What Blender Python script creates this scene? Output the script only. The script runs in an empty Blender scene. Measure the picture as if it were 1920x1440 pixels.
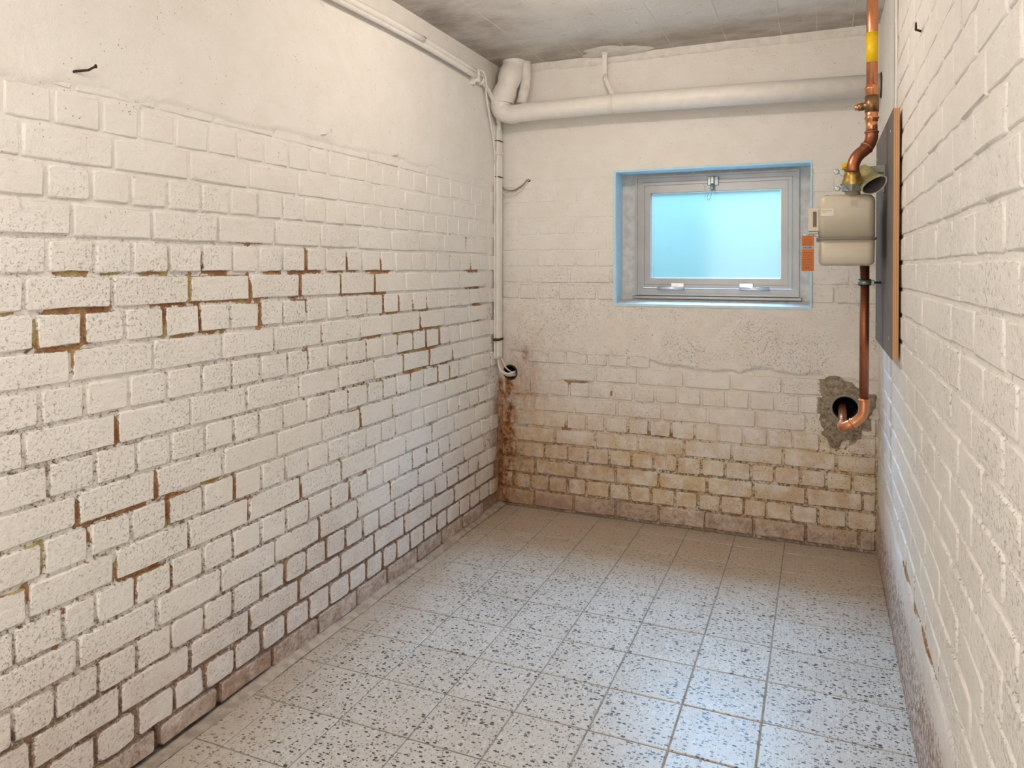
import bpy, math, random
import numpy as np
from mathutils import Vector, Matrix
random.seed(7); RNG = np.random.default_rng(11)
SC = bpy.context.scene; COL = SC.collection
PI = math.pi

# ------------------------------------------------------------------ camera, world, lights, exposure
XL, XR, YB, YF, HC = -1.5075, 0.228, 3.439, -1.3, 2.227      # room: left, right, back, front, ceiling height
cam_d = bpy.data.cameras.new('camera'); cam = bpy.data.objects.new('camera', cam_d); COL.objects.link(cam)
cam_d.sensor_fit = 'HORIZONTAL'; cam_d.sensor_width = 36.0; cam_d.lens = 25.795; cam_d.shift_y = -0.10496
cam_d.clip_start = 0.02
cam.location = (0, 0, 1.2094)
cam.rotation_euler = (math.radians(90 - 0.66), 0, math.radians(22.779))
SC.camera = cam
SC.view_settings.view_transform = 'Standard'; SC.view_settings.look = 'None'
SC.view_settings.gamma = 1.0; SC.view_settings.use_curve_mapping = False
SC.view_settings.exposure = 0.07
W = bpy.data.worlds.new('world'); SC.world = W; W.use_nodes = True
W.node_tree.nodes['Background'].inputs[0].default_value = (0.42, 0.62, 0.80, 1)
W.node_tree.nodes['Background'].inputs[1].default_value = 0.6

def light(name, kind, loc, energy, color, size=0.1, size_y=None, rot=(0, 0, 0)):
    d = bpy.data.lights.new(name, kind); d.energy = energy; d.color = color
    if kind == 'AREA':
        d.size = size
        if size_y: d.shape = 'RECTANGLE'; d.size_y = size_y
    else: d.shadow_soft_size = size
    o = bpy.data.objects.new(name, d); COL.objects.link(o); o.location = loc; o.rotation_euler = rot
    return o
# the bulb under the ceiling, just behind the photographer's field of view, and an unseen area fill added overhead further back
light('ceiling_bulb', 'POINT', (-0.66, 2.20, 2.15), 13.5, (1.0, 0.85, 0.71), 0.03)
light('added_ceiling_fill', 'AREA', (-0.60, 0.25, 2.19), 12, (1.0, 0.915, 0.83), 0.7, 0.7)
# added area fill by the rear wall, lifting the low walls and floor
light('added_low_fill', 'AREA', (-0.70, -1.22, 1.05), 17, (1.0, 0.925, 0.84), 0.9, 1.9, (math.radians(90), 0, 0))
# daylight falling into the light well outside the window
light('well_daylight', 'AREA', (-0.47, 4.62, 2.60), 640, (0.50, 0.69, 1.0), 2.0, 1.0, (math.radians(-35), 0, 0))

# ------------------------------------------------------------------ node helpers / materials
def mat(name):
    m = bpy.data.materials.new(name); m.use_nodes = True
    nt = m.node_tree; nt.nodes.clear()
    out = nt.nodes.new('ShaderNodeOutputMaterial'); b = nt.nodes.new('ShaderNodeBsdfPrincipled')
    nt.links.new(b.outputs[0], out.inputs[0])
    return m, nt, b
class N:
    def __init__(s, nt): s.nt = nt
    def new(s, t, **k):
        n = s.nt.nodes.new(t)
        for a, v in k.items(): setattr(n, a, v)
        return n
    def _in(s, n, i, v):
        if isinstance(v, bpy.types.NodeSocket): s.nt.links.new(v, n.inputs[i])
        elif v is not None:
            if isinstance(v, tuple) and len(v) == 3 and n.inputs[i].type == 'RGBA': v = v + (1,)
            n.inputs[i].default_value = v
    def math(s, op, a, b=None, c=None, clamp=False):
        n = s.new('ShaderNodeMath', operation=op, use_clamp=clamp); s._in(n, 0, a); s._in(n, 1, b); s._in(n, 2, c); return n.outputs[0]
    def mix(s, f, a, b):
        n = s.new('ShaderNodeMix', data_type='RGBA'); s._in(n, 0, f); s._in(n, 6, a); s._in(n, 7, b); return n.outputs[2]
    def noise(s, vec, scale, detail=2, rough=0.5, out=0):
        n = s.new('ShaderNodeTexNoise'); s._in(n, 'Vector', vec); n.inputs['Scale'].default_value = scale
        n.inputs['Detail'].default_value = detail; n.inputs['Roughness'].default_value = rough; return n.outputs[out]
    def vor(s, vec, scale, out='Distance', rnd=1.0):
        n = s.new('ShaderNodeTexVoronoi'); s._in(n, 'Vector', vec); n.inputs['Scale'].default_value = scale
        n.inputs['Randomness'].default_value = rnd; return n.outputs[out]
    def ramp(s, v, lo, hi):
        n = s.new('ShaderNodeMapRange', interpolation_type='SMOOTHSTEP'); s._in(n, 0, v)
        n.inputs[1].default_value = lo; n.inputs[2].default_value = hi; return n.outputs[0]
    def attr(s, name): return s.new('ShaderNodeAttribute', attribute_name=name)
    def pos(s): return s.new('ShaderNodeNewGeometry').outputs['Position']
    def mapv(s, v, scale):
        n = s.new('ShaderNodeMapping'); s._in(n, 0, v); n.inputs['Scale'].default_value = scale; return n.outputs[0]
    def bump(s, h, dist, strength=1.0, nrm=None):
        n = s.new('ShaderNodeBump'); n.inputs['Strength'].default_value = strength; n.inputs['Distance'].default_value = dist
        s._in(n, 'Height', h)
        if nrm: s._in(n, 'Normal', nrm)
        return n.outputs[0]
def plain(name, col, rough=0.5, metal=0.0, var=0.12, nscale=30, bump=0.0, bscale=120, **kw):
    m, nt, b = mat(name); n = N(nt)
    v = n.noise(n.pos(), nscale, 3)
    f = n.ramp(v, 0.3, 0.7)
    dark = tuple(c * (1 - var) for c in col)
    nt.links.new(n.mix(f, dark, col), b.inputs['Base Color'])
    b.inputs['Roughness'].default_value = rough; b.inputs['Metallic'].default_value = metal
    if bump: nt.links.new(n.bump(n.noise(n.pos(), bscale, 3), bump), b.inputs['Normal'])
    for k, v in kw.items(): b.inputs[k].default_value = v
    return m

PAINT = (0.875, 0.852, 0.82)
def wall_paint():
    """white limewashed masonry; attribute soil = (bare mortar, damp, rust), cem = cement patch"""
    m, nt, b = mat('limewashed_masonry'); n = N(nt); P = n.pos(); L = nt.links
    at = n.attr('soil'); sep = n.new('ShaderNodeSeparateColor'); L.new(at.outputs['Color'], sep.inputs[0])
    bare, damp_lamplight, rust = sep.outputs[0], sep.outputs[1], sep.outputs[2]
    cem = n.attr('cem').outputs['Fac']; brown = n.attr('brown').outputs['Fac']
    n1 = n.noise(P, 9, 4, 0.6); n2 = n.noise(P, 55, 4, 0.65); n3 = n.noise(P, 240, 3, 0.6)
    col = n.mix(n.ramp(n1, 0.35, 0.7), PAINT, tuple(c * k for c, k in zip(PAINT, (0.955, 0.95, 0.93))))
    col = n.mix(n.math('MULTIPLY', n.ramp(n2, 0.55, 0.75), 0.25), col, (0.70, 0.64, 0.55))
    # damp discolouration; on the end wall also warm lamplight put into the colour
    d = n.math('MULTIPLY', damp_lamplight, n.math('ADD', 0.45, n.math('MULTIPLY', n.ramp(n.noise(P, 14, 4, 0.7), 0.3, 0.68), 0.75)), clamp=True)
    sx = n.new('ShaderNodeSeparateXYZ'); L.new(P, sx.inputs[0]); isback = n.ramp(sx.outputs[1], 3.25, 3.41)
    dcol = n.mix(isback, (0.58, 0.455, 0.39), n.mix(n.ramp(n.noise(P, 3.2, 2), 0.4, 0.6), (0.66, 0.50, 0.30), (0.62, 0.45, 0.31)))
    col = n.mix(d, col, dcol)
    # brown first course above the floor
    bm = n.math('MULTIPLY', brown, n.ramp(n.noise(P, 26, 5, 0.75), 0.22, 0.6), clamp=True)
    bcol = n.mix(n.ramp(n2, 0.35, 0.65), (0.33, 0.235, 0.18), (0.50, 0.385, 0.32))
    col = n.mix(bm, col, bcol)
    # rust run
    rn = n.math('MULTIPLY', rust, n.math('ADD', 0.35, n.math('MULTIPLY', n.ramp(n.noise(n.mapv(P, (1, 1, 0.35)), 22, 5, 0.7), 0.3, 0.62), 0.9)), clamp=True)
    rcol = n.mix(n.ramp(n2, 0.4, 0.62), (0.44, 0.20, 0.075), (0.15, 0.06, 0.025))
    col = n.mix(rn, col, rcol)
    # cement patch
    ccol = n.mix(n.ramp(n2, 0.35, 0.65), (0.20, 0.155, 0.10), (0.40, 0.33, 0.235))
    cm = n.ramp(n.math('ADD', cem, n.math('MULTIPLY', n.math('SUBTRACT', n2, 0.5), 0.8)), 0.42, 0.55)
    col = n.mix(cm, col, ccol)
    # bare mortar where the paint came off
    bn = n.math('ADD', bare, n.math('MULTIPLY', n.math('SUBTRACT', n.noise(P, 70, 5, 0.8), 0.5), 1.9))
    bmask = n.ramp(bn, 0.50, 0.60)
    mcol = n.mix(n.ramp(n.noise(P, 30, 3), 0.4, 0.6), (0.47, 0.29, 0.145), (0.34, 0.165, 0.085))
    mcol = n.mix(n.ramp(n.noise(P, 11, 2), 0.56, 0.66), mcol, (0.52, 0.43, 0.20))
    mcol = n.mix(damp_lamplight, mcol, n.mix(isback, n.mix(n.ramp(n2, 0.4, 0.6), (0.44, 0.315, 0.25), (0.30, 0.205, 0.155)), n.mix(n.ramp(n2, 0.4, 0.6), (0.47, 0.30, 0.15), (0.31, 0.175, 0.085))))
    mcol = n.mix(n.math('MULTIPLY', n.ramp(n3, 0.5, 0.7), 0.6), mcol, (0.12, 0.07, 0.04))
    col = n.mix(bmask, col, mcol)
    # pits and cobweb specks
    sp = n.vor(P, 95, 'Distance')
    spm = n.math('MULTIPLY', n.math('LESS_THAN', sp, 0.16), n.ramp(n.noise(P, 16, 3, 0.7), 0.56, 0.64))
    col = n.mix(n.math('MULTIPLY', spm, 0.7), col, (0.14, 0.10, 0.07))
    L.new(col, b.inputs['Base Color'])
    b.inputs['Roughness'].default_value = 0.62; b.inputs['Specular IOR Level'].default_value = 0.35
    h = n.math('ADD', n.math('MULTIPLY', n2, 0.9), n.math('MULTIPLY', n3, 0.35))
    h = n.math('ADD', h, n.math('MULTIPLY', n.noise(n.mapv(P, (1, 1, 2.2)), 26, 3, 0.5), 0.9))
    h = n.math('SUBTRACT', h, n.math('MULTIPLY', bmask, 0.9)); h = n.math('SUBTRACT', h, n.math('MULTIPLY', spm, 0.5))
    calm = n.math('SUBTRACT', 1.0, n.math('MULTIPLY', n.ramp(sx.outputs[2], 1.15, 1.55), 0.85))
    calm = n.math('MULTIPLY', calm, n.ramp(n.noise(P, 4, 2), 0.25, 0.65))
    h = n.math('SUBTRACT', h, n.math('MULTIPLY', n.ramp(n.noise(P, 130, 5, 0.75), 0.55, 0.7), n.math('MULTIPLY', calm, 0.8)))
    L.new(n.bump(h, 0.0030, 0.9), b.inputs['Normal'])
    return m
M = {}
M['wall'] = wall_paint()
def ceiling_mat():
    m, nt, b = mat('grimy_white_concrete'); n = N(nt); P = n.pos(); L = nt.links
    s = n.new('ShaderNodeSeparateXYZ'); L.new(P, s.inputs[0])
    n1 = n.noise(P, 2.4, 4, 0.65); n2 = n.noise(P, 30, 4, 0.7)
    col = n.mix(n.ramp(n1, 0.35, 0.68), (0.80, 0.785, 0.76), (0.72, 0.70, 0.66))
    wob = n.math('MULTIPLY', n.math('SUBTRACT', n.noise(P, 5, 4, 0.7), 0.5), 0.55)
    back = n.ramp(n.math('ADD', s.outputs[1], wob), 2.96, 3.42)
    left = n.ramp(n.math('SUBTRACT', wob, s.outputs[0]), 0.95, 1.5)
    g = n.math('MAXIMUM', n.math('MULTIPLY', back, 0.8), n.math('MULTIPLY', left, 0.8))
    g = n.math('MULTIPLY', g, n.math('ADD', 0.45, n.math('MULTIPLY', n.ramp(n.noise(n.mapv(P, (0.5, 1, 1)), 9, 4, 0.7), 0.3, 0.7), 0.6)), clamp=True)
    col = n.mix(g, col, (0.27, 0.215, 0.165))
    col = n.mix(n.math('MULTIPLY', n.ramp(n2, 0.6, 0.72), 0.5), col, (0.34, 0.28, 0.22))
    L.new(col, b.inputs['Base Color']); b.inputs['Roughness'].default_value = 0.7
    L.new(n.bump(n.noise(P, 38, 5, 0.7), 0.004, 0.8), b.inputs['Normal']); return m
M['ceiling'] = ceiling_mat()
def terrazzo():
    m, nt, b = mat('terrazzo'); n = N(nt); L = nt.links
    P = n.pos()
    oi = n.new('ShaderNodeObjectInfo')
    rnd = oi.outputs['Random']
    off = n.new('ShaderNodeVectorMath', operation='SCALE'); off.inputs[0].default_value = (7.3, 11.1, 3.7); L.new(rnd, off.inputs['Scale'])
    V = n.new('ShaderNodeVectorMath', operation='ADD'); L.new(P, V.inputs[0]); L.new(off.outputs[0], V.inputs[1]); V = V.outputs[0]
    base = n.mix(n.ramp(n.noise(V, 4, 3), 0.35, 0.65), (0.575, 0.55, 0.51), (0.52, 0.485, 0.44))
    base = n.mix(n.math('MULTIPLY', rnd, 0.8), base, (0.575, 0.555, 0.525))
    warp = n.new('ShaderNodeVectorMath', operation='ADD')
    w2 = n.new('ShaderNodeVectorMath', operation='SCALE'); L.new(n.noise(V, 160, 2, 0.5, 1), w2.inputs[0]); w2.inputs['Scale'].default_value = 0.004
    L.new(V, warp.inputs[0]); L.new(w2.outputs[0], warp.inputs[1]); V2 = warp.outputs[0]
    def chips(scale, thr, lo, hi, vv):
        vn = n.new('ShaderNodeTexVoronoi'); L.new(vv, vn.inputs['Vector']); vn.inputs['Scale'].default_value = scale
        sc = n.new('ShaderNodeSeparateColor'); L.new(vn.outputs['Color'], sc.inputs[0])
        size = n.math('MULTIPLY', sc.outputs[1], thr)
        a = n.math('LESS_THAN', vn.outputs['Distance'], size)
        sel = n.math('MULTIPLY', n.math('GREATER_THAN', sc.outputs[0], lo), n.math('LESS_THAN', sc.outputs[0], hi))
        return n.math('MULTIPLY', a, sel), sc.outputs[2]
    mV = n.mapv(V2, (1.0, 1.7, 1.0))
    c1, k1 = chips(76, 0.52, 0.45, 1.0, mV)
    c2, k2 = chips(118, 0.54, 0.45, 1.0, n.mapv(V2, (1.7, 1.0, 1.0)))
    c3, k3 = chips(70, 0.55, 0.25, 0.8, n.mapv(V2, (1.3, 1.0, 1.0)))
    c4, k4 = chips(120, 0.5, 0.3, 0.8, V2)
    col = n.mix(n.math('MULTIPLY', c3, 0.7), base, (0.66, 0.65, 0.62))
    col = n.mix(n.math('MULTIPLY', c4, 0.7), col, (0.45, 0.38, 0.30))
    col = n.mix(n.math('MULTIPLY', c2, 0.75), col, n.mix(k2, (0.04, 0.042, 0.045), (0.20, 0.19, 0.18)))
    col = n.mix(n.math('MULTIPLY', c1, 0.97), col, n.mix(k1, (0.012, 0.013, 0.015), (0.085, 0.08, 0.075)))
    s = n.new('ShaderNodeSeparateXYZ'); L.new(P, s.inputs[0])
    dirt_shade = n.math('MAXIMUM', n.ramp(n.math('ADD', s.outputs[1], n.math('MULTIPLY', n.noise(P, 4, 3), 0.4)), 2.75, 3.45), n.math('MULTIPLY', n.ramp(n.math('SUBTRACT', n.math('MULTIPLY', n.noise(P, 5, 3), 0.3), s.outputs[0]), 1.38, 1.62), 0.8))
    col = n.mix(n.math('MULTIPLY', dirt_shade, 0.62), col, (0.43, 0.315, 0.205))  # brown band by the end wall: dirt plus painted lack of daylight
    L.new(col, b.inputs['Base Color'])
    L.new(n.math('ADD', 0.24, n.math('MULTIPLY', n.noise(P, 20, 4, 0.7), 0.25)), b.inputs['Roughness'])
    L.new(n.bump(n.noise(P, 60, 4, 0.6), 0.0008, 0.6), b.inputs['Normal'])
    return m
M['terrazzo'] = terrazzo()
M['grout'] = plain('grout', (0.34, 0.305, 0.26), 0.85, bump=0.002, bscale=200, var=0.35)
M['fillet'] = plain('fillet_mortar', (0.50, 0.42, 0.335), 0.8, bump=0.004, bscale=60, var=0.35)
M['paint'] = plain('painted_pipe', (0.86, 0.835, 0.795), 0.45, bump=0.0015, bscale=45, var=0.06)
M['paint_edge'] = plain('painted_plaster', (0.85, 0.82, 0.775), 0.6, bump=0.006, bscale=38, var=0.12)
M['reveal'] = plain('reveal_daylight_tint', (0.60, 0.84, 0.99), 0.55, bump=0.003, bscale=40, var=0.07)  # the blue of the daylight is put into this paint
M['reveal_beige'] = plain('reveal_back_paint', (0.70, 0.68, 0.64), 0.6, bump=0.003, bscale=40, var=0.2)
M['dark'] = plain('dark_hole', (0.012, 0.012, 0.02), 0.9)
M['dark_brown'] = plain('dark_gap', (0.05, 0.032, 0.022), 0.9)  # dark brown for gaps, rims, ties and rusted metal
M['alu'] = plain('brushed_aluminium', (0.40, 0.41, 0.42), 0.38, 0.55, var=0.1, nscale=12)
M['alu_light'] = plain('hinge_aluminium', (0.85, 0.85, 0.86), 0.3, 0.7)
M['steel'] = plain('galvanised_steel', (0.46, 0.49, 0.47), 0.38, 0.9, var=0.2)
M['green_steel'] = plain('zinc_bracket', (0.36, 0.40, 0.35), 0.45, 0.7, var=0.2)
M['black'] = plain('black_rubber', (0.03, 0.03, 0.035), 0.5)
M['brass'] = plain('brass', (0.60, 0.40, 0.13), 0.3, 0.95, var=0.25, nscale=50)
M['bronze'] = plain('bronze', (0.34, 0.20, 0.10), 0.38, 0.9, var=0.25, nscale=60)
M['yellow'] = plain('yellow_band', (0.86, 0.56, 0.005), 0.35, var=0.03)
M['meter'] = plain('meter_enamel', (0.62, 0.565, 0.455), 0.38, var=0.03)
M['meter_light'] = plain('meter_index', (0.68, 0.60, 0.49), 0.45, var=0.04)
M['seam'] = plain('seam_enamel', (0.24, 0.215, 0.18), 0.4)
M['white'] = plain('label_paper', (0.80, 0.74, 0.65), 0.6, var=0.03)
M['ink'] = plain('ink', (0.16, 0.14, 0.12), 0.7)
M['orange'] = plain('orange_tag', (0.52, 0.135, 0.006), 0.4, var=0.12, nscale=60)
M['orange_dark'] = plain('tag_print', (0.30, 0.07, 0.01), 0.5)
M['tagband'] = plain('tag_band', (0.55, 0.47, 0.43), 0.5)
M['board'] = plain('phenolic_face', (0.17, 0.15, 0.14), 0.62, var=0.12, nscale=14, bump=0.0004)
M['cone'] = plain('yellowed_sleeve', (0.50, 0.46, 0.22), 0.5, var=0.15)
M['cone_in'] = plain('sleeve_inside', (0.16, 0.13, 0.13), 0.6)
M['cone_rim'] = plain('sleeve_rim', (0.66, 0.60, 0.54), 0.6)
M['grey_cable'] = plain('grey_cable', (0.30, 0.28, 0.25), 0.5)
M['pink_cable'] = plain('dirty_cable', (0.62, 0.48, 0.43), 0.5)
M['pvc'] = plain('grey_pvc', (0.34, 0.31, 0.24), 0.5, var=0.2)
M['well'] = plain('darkened_well', (0.049, 0.071, 0.053), 0.9, var=0.16, nscale=2.5)  # colour darkened so the strong daylight doesn't clip the pane
def copper(name, c1, c2, rough):
    m, nt, b = mat(name); n = N(nt); P = n.pos()
    f = n.ramp(n.noise(n.mapv(P, (1, 1, 0.25)), 40, 4, 0.6), 0.35, 0.65)
    nt.links.new(n.mix(f, c1, c2), b.inputs['Base Color']); b.inputs['Metallic'].default_value = 0.95
    nt.links.new(n.math('ADD', rough, n.math('MULTIPLY', f, 0.14)), b.inputs['Roughness']); return m
M['copper'] = copper('copper', (0.80, 0.36, 0.19), (0.66, 0.27, 0.13), 0.24)
M['copper_old'] = copper('oxidised_copper', (0.44, 0.17, 0.09), (0.32, 0.115, 0.06), 0.38)
def ply():
    m, nt, b = mat('plywood_edge'); n = N(nt); P = n.pos(); s = n.new('ShaderNodeSeparateXYZ'); nt.links.new(P, s.inputs[0])
    w = n.math('SINE', n.math('MULTIPLY', s.outputs[0], 2 * PI / 0.0048))
    nz = n.noise(n.mapv(P, (3, 1, 0.15)), 60, 4)
    col = n.mix(n.ramp(n.math('ADD', w, n.math('MULTIPLY', nz, 0.8)), -0.2, 0.9), (0.46, 0.22, 0.095), (0.66, 0.40, 0.21))
    nt.links.new(col, b.inputs['Base Color']); b.inputs['Roughness'].default_value = 0.6; return m
M['ply'] = ply()
def pane_mat():
    m = bpy.data.materials.new('frosted_pane'); m.use_nodes = True; nt = m.node_tree; nt.nodes.clear(); n = N(nt)
    out = n.new('ShaderNodeOutputMaterial'); tr = n.new('ShaderNodeBsdfTransparent'); tr.inputs[0].default_value = (0.80, 0.93, 0.97, 1)
    tl = n.new('ShaderNodeBsdfTranslucent'); gl = n.new('ShaderNodeBsdfGlossy'); gl.inputs['Roughness'].default_value = 0.12
    P = n.pos(); v = n.math('MULTIPLY', n.ramp(n.noise(P, 7, 4, 0.6), 0.5, 0.8), 0.35)
    nt.links.new(n.mix(v, (0.115, 0.175, 0.15), (0.09, 0.14, 0.125)), tl.inputs[0])
    m1 = n.new('ShaderNodeMixShader'); m1.inputs[0].default_value = 0.22; nt.links.new(tr.outputs[0], m1.inputs[1]); nt.links.new(tl.outputs[0], m1.inputs[2])
    m2 = n.new('ShaderNodeMixShader'); m2.inputs[0].default_value = 0.06; nt.links.new(m1.outputs[0], m2.inputs[1]); nt.links.new(gl.outputs[0], m2.inputs[2])
    nt.links.new(m2.outputs[0], out.inputs[0]); return m
M['pane'] = pane_mat()

# ------------------------------------------------------------------ object helpers
def link(name, me, m, parent=None, loc=None):
    if m is not None: me.materials.append(M[m] if isinstance(m, str) else m)
    o = bpy.data.objects.new(name, me); COL.objects.link(o)
    if parent is not None: o.parent = parent
    if loc is not None: o.location = loc
    return o
def tag(o, label=None, cat=None, group=None, kind=None):
    if label: o['label'] = label
    if cat: o['category'] = cat
    if group: o['group'] = group
    if kind: o['kind'] = kind
    return o
def thing(name, label, cat, loc, group=None):
    o = bpy.data.objects.new(name, None); COL.objects.link(o); o.location = loc; o.empty_display_size = 0.05
    return tag(o, label, cat, group)
class MB:
    def __init__(s, origin=(0, 0, 0)): s.v = []; s.f = []; s.sm = []; s.o = Vector(origin)
    def add(s, vs, fs, smooth=False):
        k = len(s.v); s.v += [Vector(p) - s.o for p in vs]; s.f += [tuple(i + k for i in f) for f in fs]; s.sm += [smooth] * len(fs); return s
    def box(s, a, b, bev=0.0, rot=None, piv=None):
        (x0, y0, z0), (x1, y1, z1) = a, b
        if bev <= 0:
            vs = [(x, y, z) for x in (x0, x1) for y in (y0, y1) for z in (z0, z1)]
            fs = [(0, 1, 3, 2), (4, 6, 7, 5), (0, 4, 5, 1), (2, 3, 7, 6), (0, 2, 6, 4), (1, 5, 7, 3)]
        else:
            c = Vector(((x0 + x1) / 2, (y0 + y1) / 2, (z0 + z1) / 2)); h = Vector(((x1 - x0) / 2, (y1 - y0) / 2, (z1 - z0) / 2))
            vs = []; idx = {}
            for sx in (-1, 1):
                for sy in (-1, 1):
                    for sz in (-1, 1):
                        for ax in range(3):
                            q = [sx * (h.x - bev), sy * (h.y - bev), sz * (h.z - bev)]; q[ax] += (sx, sy, sz)[ax] * bev
                            idx[(sx, sy, sz, ax)] = len(vs); vs.append(c + Vector(q))
            fs = []
            for ax in range(3):
                for sg in (-1, 1):
                    o1, o2 = [a for a in range(3) if a != ax]; q = []
                    for s1, s2 in ((-1, -1), (1, -1), (1, 1), (-1, 1)):
                        k = [0, 0, 0]; k[ax] = sg; k[o1] = s1; k[o2] = s2; q.append(idx[(k[0], k[1], k[2], ax)])
                    fs.append(tuple(q))
            for ax in range(3):
                o1, o2 = [a for a in range(3) if a != ax]
                for s1 in (-1, 1):
                    for s2 in (-1, 1):
                        k0 = [0, 0, 0]; k0[ax] = -1; k0[o1] = s1; k0[o2] = s2; k1 = list(k0); k1[ax] = 1
                        fs.append((idx[(*k0, o1)], idx[(*k0, o2)], idx[(*k1, o2)], idx[(*k1, o1)]))
            for sx in (-1, 1):
                for sy in (-1, 1):
                    for sz in (-1, 1): fs.append(tuple(idx[(sx, sy, sz, a)] for a in range(3)))
        if rot is not None:
            piv = Vector(piv if piv else a); vs = [piv + rot @ (Vector(q) - piv) for q in vs]
        return s.add(vs, fs)
    def tube(s, pts, r, seg=14, caps=True, flat=1.0):
        P = [Vector(p) for p in pts]; R = r if isinstance(r, (list, tuple)) else [r] * len(P); n = len(P)
        T = [(P[min(i + 1, n - 1)] - P[max(i - 1, 0)]).normalized() for i in range(n)]
        up = Vector((0, 0, 1)) if abs(T[0].z) < 0.9 else Vector((0, 1, 0))
        u = T[0].cross(up).normalized(); vs = []; fs = []
        for i in range(n):
            u = (u - T[i] * u.dot(T[i])).normalized(); w = T[i].cross(u)
            for k in range(seg):
                a = 2 * PI * k / seg; vs.append(P[i] + (u * math.cos(a) + w * math.sin(a) * flat) * R[i])
        for i in range(n - 1):
            for k in range(seg):
                a = i * seg + k; b = i * seg + (k + 1) % seg; fs.append((a, b, b + seg, a + seg))
        s.add(vs, fs, True)
        if caps:
            s.add(vs[:seg], [tuple(range(seg - 1, -1, -1))]); s.add(vs[-seg:], [tuple(range(seg))])
        return s
    def lathe(s, c, axis, prof, seg=24, smooth=True):
        """prof: list of (distance along axis, radius)"""
        ax = Vector(axis).normalized(); up = Vector((0, 0, 1)) if abs(ax.z) < 0.9 else Vector((0, 1, 0)); u = ax.cross(up).normalized(); w = ax.cross(u)
        c = Vector(c); vs = []; fs = []
        for d, r in prof:
            for k in range(seg):
                a = 2 * PI * k / seg; vs.append(c + ax * d + (u * math.cos(a) + w * math.sin(a)) * r)
        for i in range(len(prof) - 1):
            for k in range(seg):
                a = i * seg + k; b = i * seg + (k + 1) % seg; fs.append((a, b, b + seg, a + seg))
        return s.add(vs, fs, smooth)
    def ring(s, outer, inner, y0, y1):
        """rectangular picture-frame ring in the x-z plane; rects are (x0, z0, x1, z1)"""
        def c(r, y): return [(r[0], y, r[1]), (r[2], y, r[1]), (r[2], y, r[3]), (r[0], y, r[3])]
        vs = c(outer, y0) + c(inner, y0) + c(inner, y1) + c(outer, y1); fs = []
        for a, b in ((0, 4), (4, 8), (8, 12), (12, 0)):
            for k in range(4): fs.append((a + k, a + (k + 1) % 4, b + (k + 1) % 4, b + k))
        return s.add(vs, fs)
    def build(s, name, m, parent=None, autosmooth=True):
        me = bpy.data.meshes.new(name); me.from_pydata([tuple(v) for v in s.v], [], s.f); me.update()
        me.polygons.foreach_set('use_smooth', s.sm)
        import bmesh as _b
        bm = _b.new(); bm.from_mesh(me); _b.ops.remove_doubles(bm, verts=bm.verts, dist=1e-6); _b.ops.recalc_face_normals(bm, faces=bm.faces); bm.to_mesh(me); bm.free()
        if parent is not None and s.o.length == 0:
            pl = parent.location if parent.parent is None else parent.location + parent.parent.location
            me.transform(Matrix.Translation(-pl)); return link(name, me, m, parent)
        o = link(name, me, m, parent); 
        if parent is None: o.location = s.o
        return o
def bez(p0, p1, p2, p3, n=14):
    p0, p1, p2, p3 = map(Vector, (p0, p1, p2, p3)); r = []
    for i in range(n + 1):
        t = i / n; r.append((1 - t) ** 3 * p0 + 3 * (1 - t) ** 2 * t * p1 + 3 * (1 - t) * t * t * p2 + t ** 3 * p3)
    return r
def spline(pts, n=8):
    P = [Vector(p) for p in pts]; P = [2 * P[0] - P[1]] + P + [2 * P[-1] - P[-2]]; r = []
    for i in range(1, len(P) - 2):
        for k in range(n):
            t = k / n; a, b, c, d = P[i - 1], P[i], P[i + 1], P[i + 2]
            r.append(0.5 * ((2 * b) + (c - a) * t + (2 * a - 5 * b + 4 * c - d) * t * t + (3 * b - a - 3 * c + d) * t ** 3))
    r.append(P[-2]); return r
_lat = {}
def vn(x, y, freq, seed=0):
    """smooth value noise on arrays, range about -1..1"""
    if seed not in _lat: _lat[seed] = np.random.default_rng(100 + seed).uniform(-1, 1, (257, 257))
    g = _lat[seed]; X = np.asarray(x, float) * freq + 400.0; Y = np.asarray(y, float) * freq + 400.0
    xi = np.floor(X).astype(int); yi = np.floor(Y).astype(int); fx = X - xi; fy = Y - yi
    fx = fx * fx * (3 - 2 * fx); fy = fy * fy * (3 - 2 * fy); a = xi % 256; b = yi % 256
    return (g[a, b] * (1 - fx) + g[a + 1, b] * fx) * (1 - fy) + (g[a, b + 1] * (1 - fx) + g[a + 1, b + 1] * fx) * fy
def sst(x, a, b):
    t = np.clip((np.asarray(x, float) - a) / (b - a), 0, 1); return t * t * (3 - 2 * t)

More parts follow.
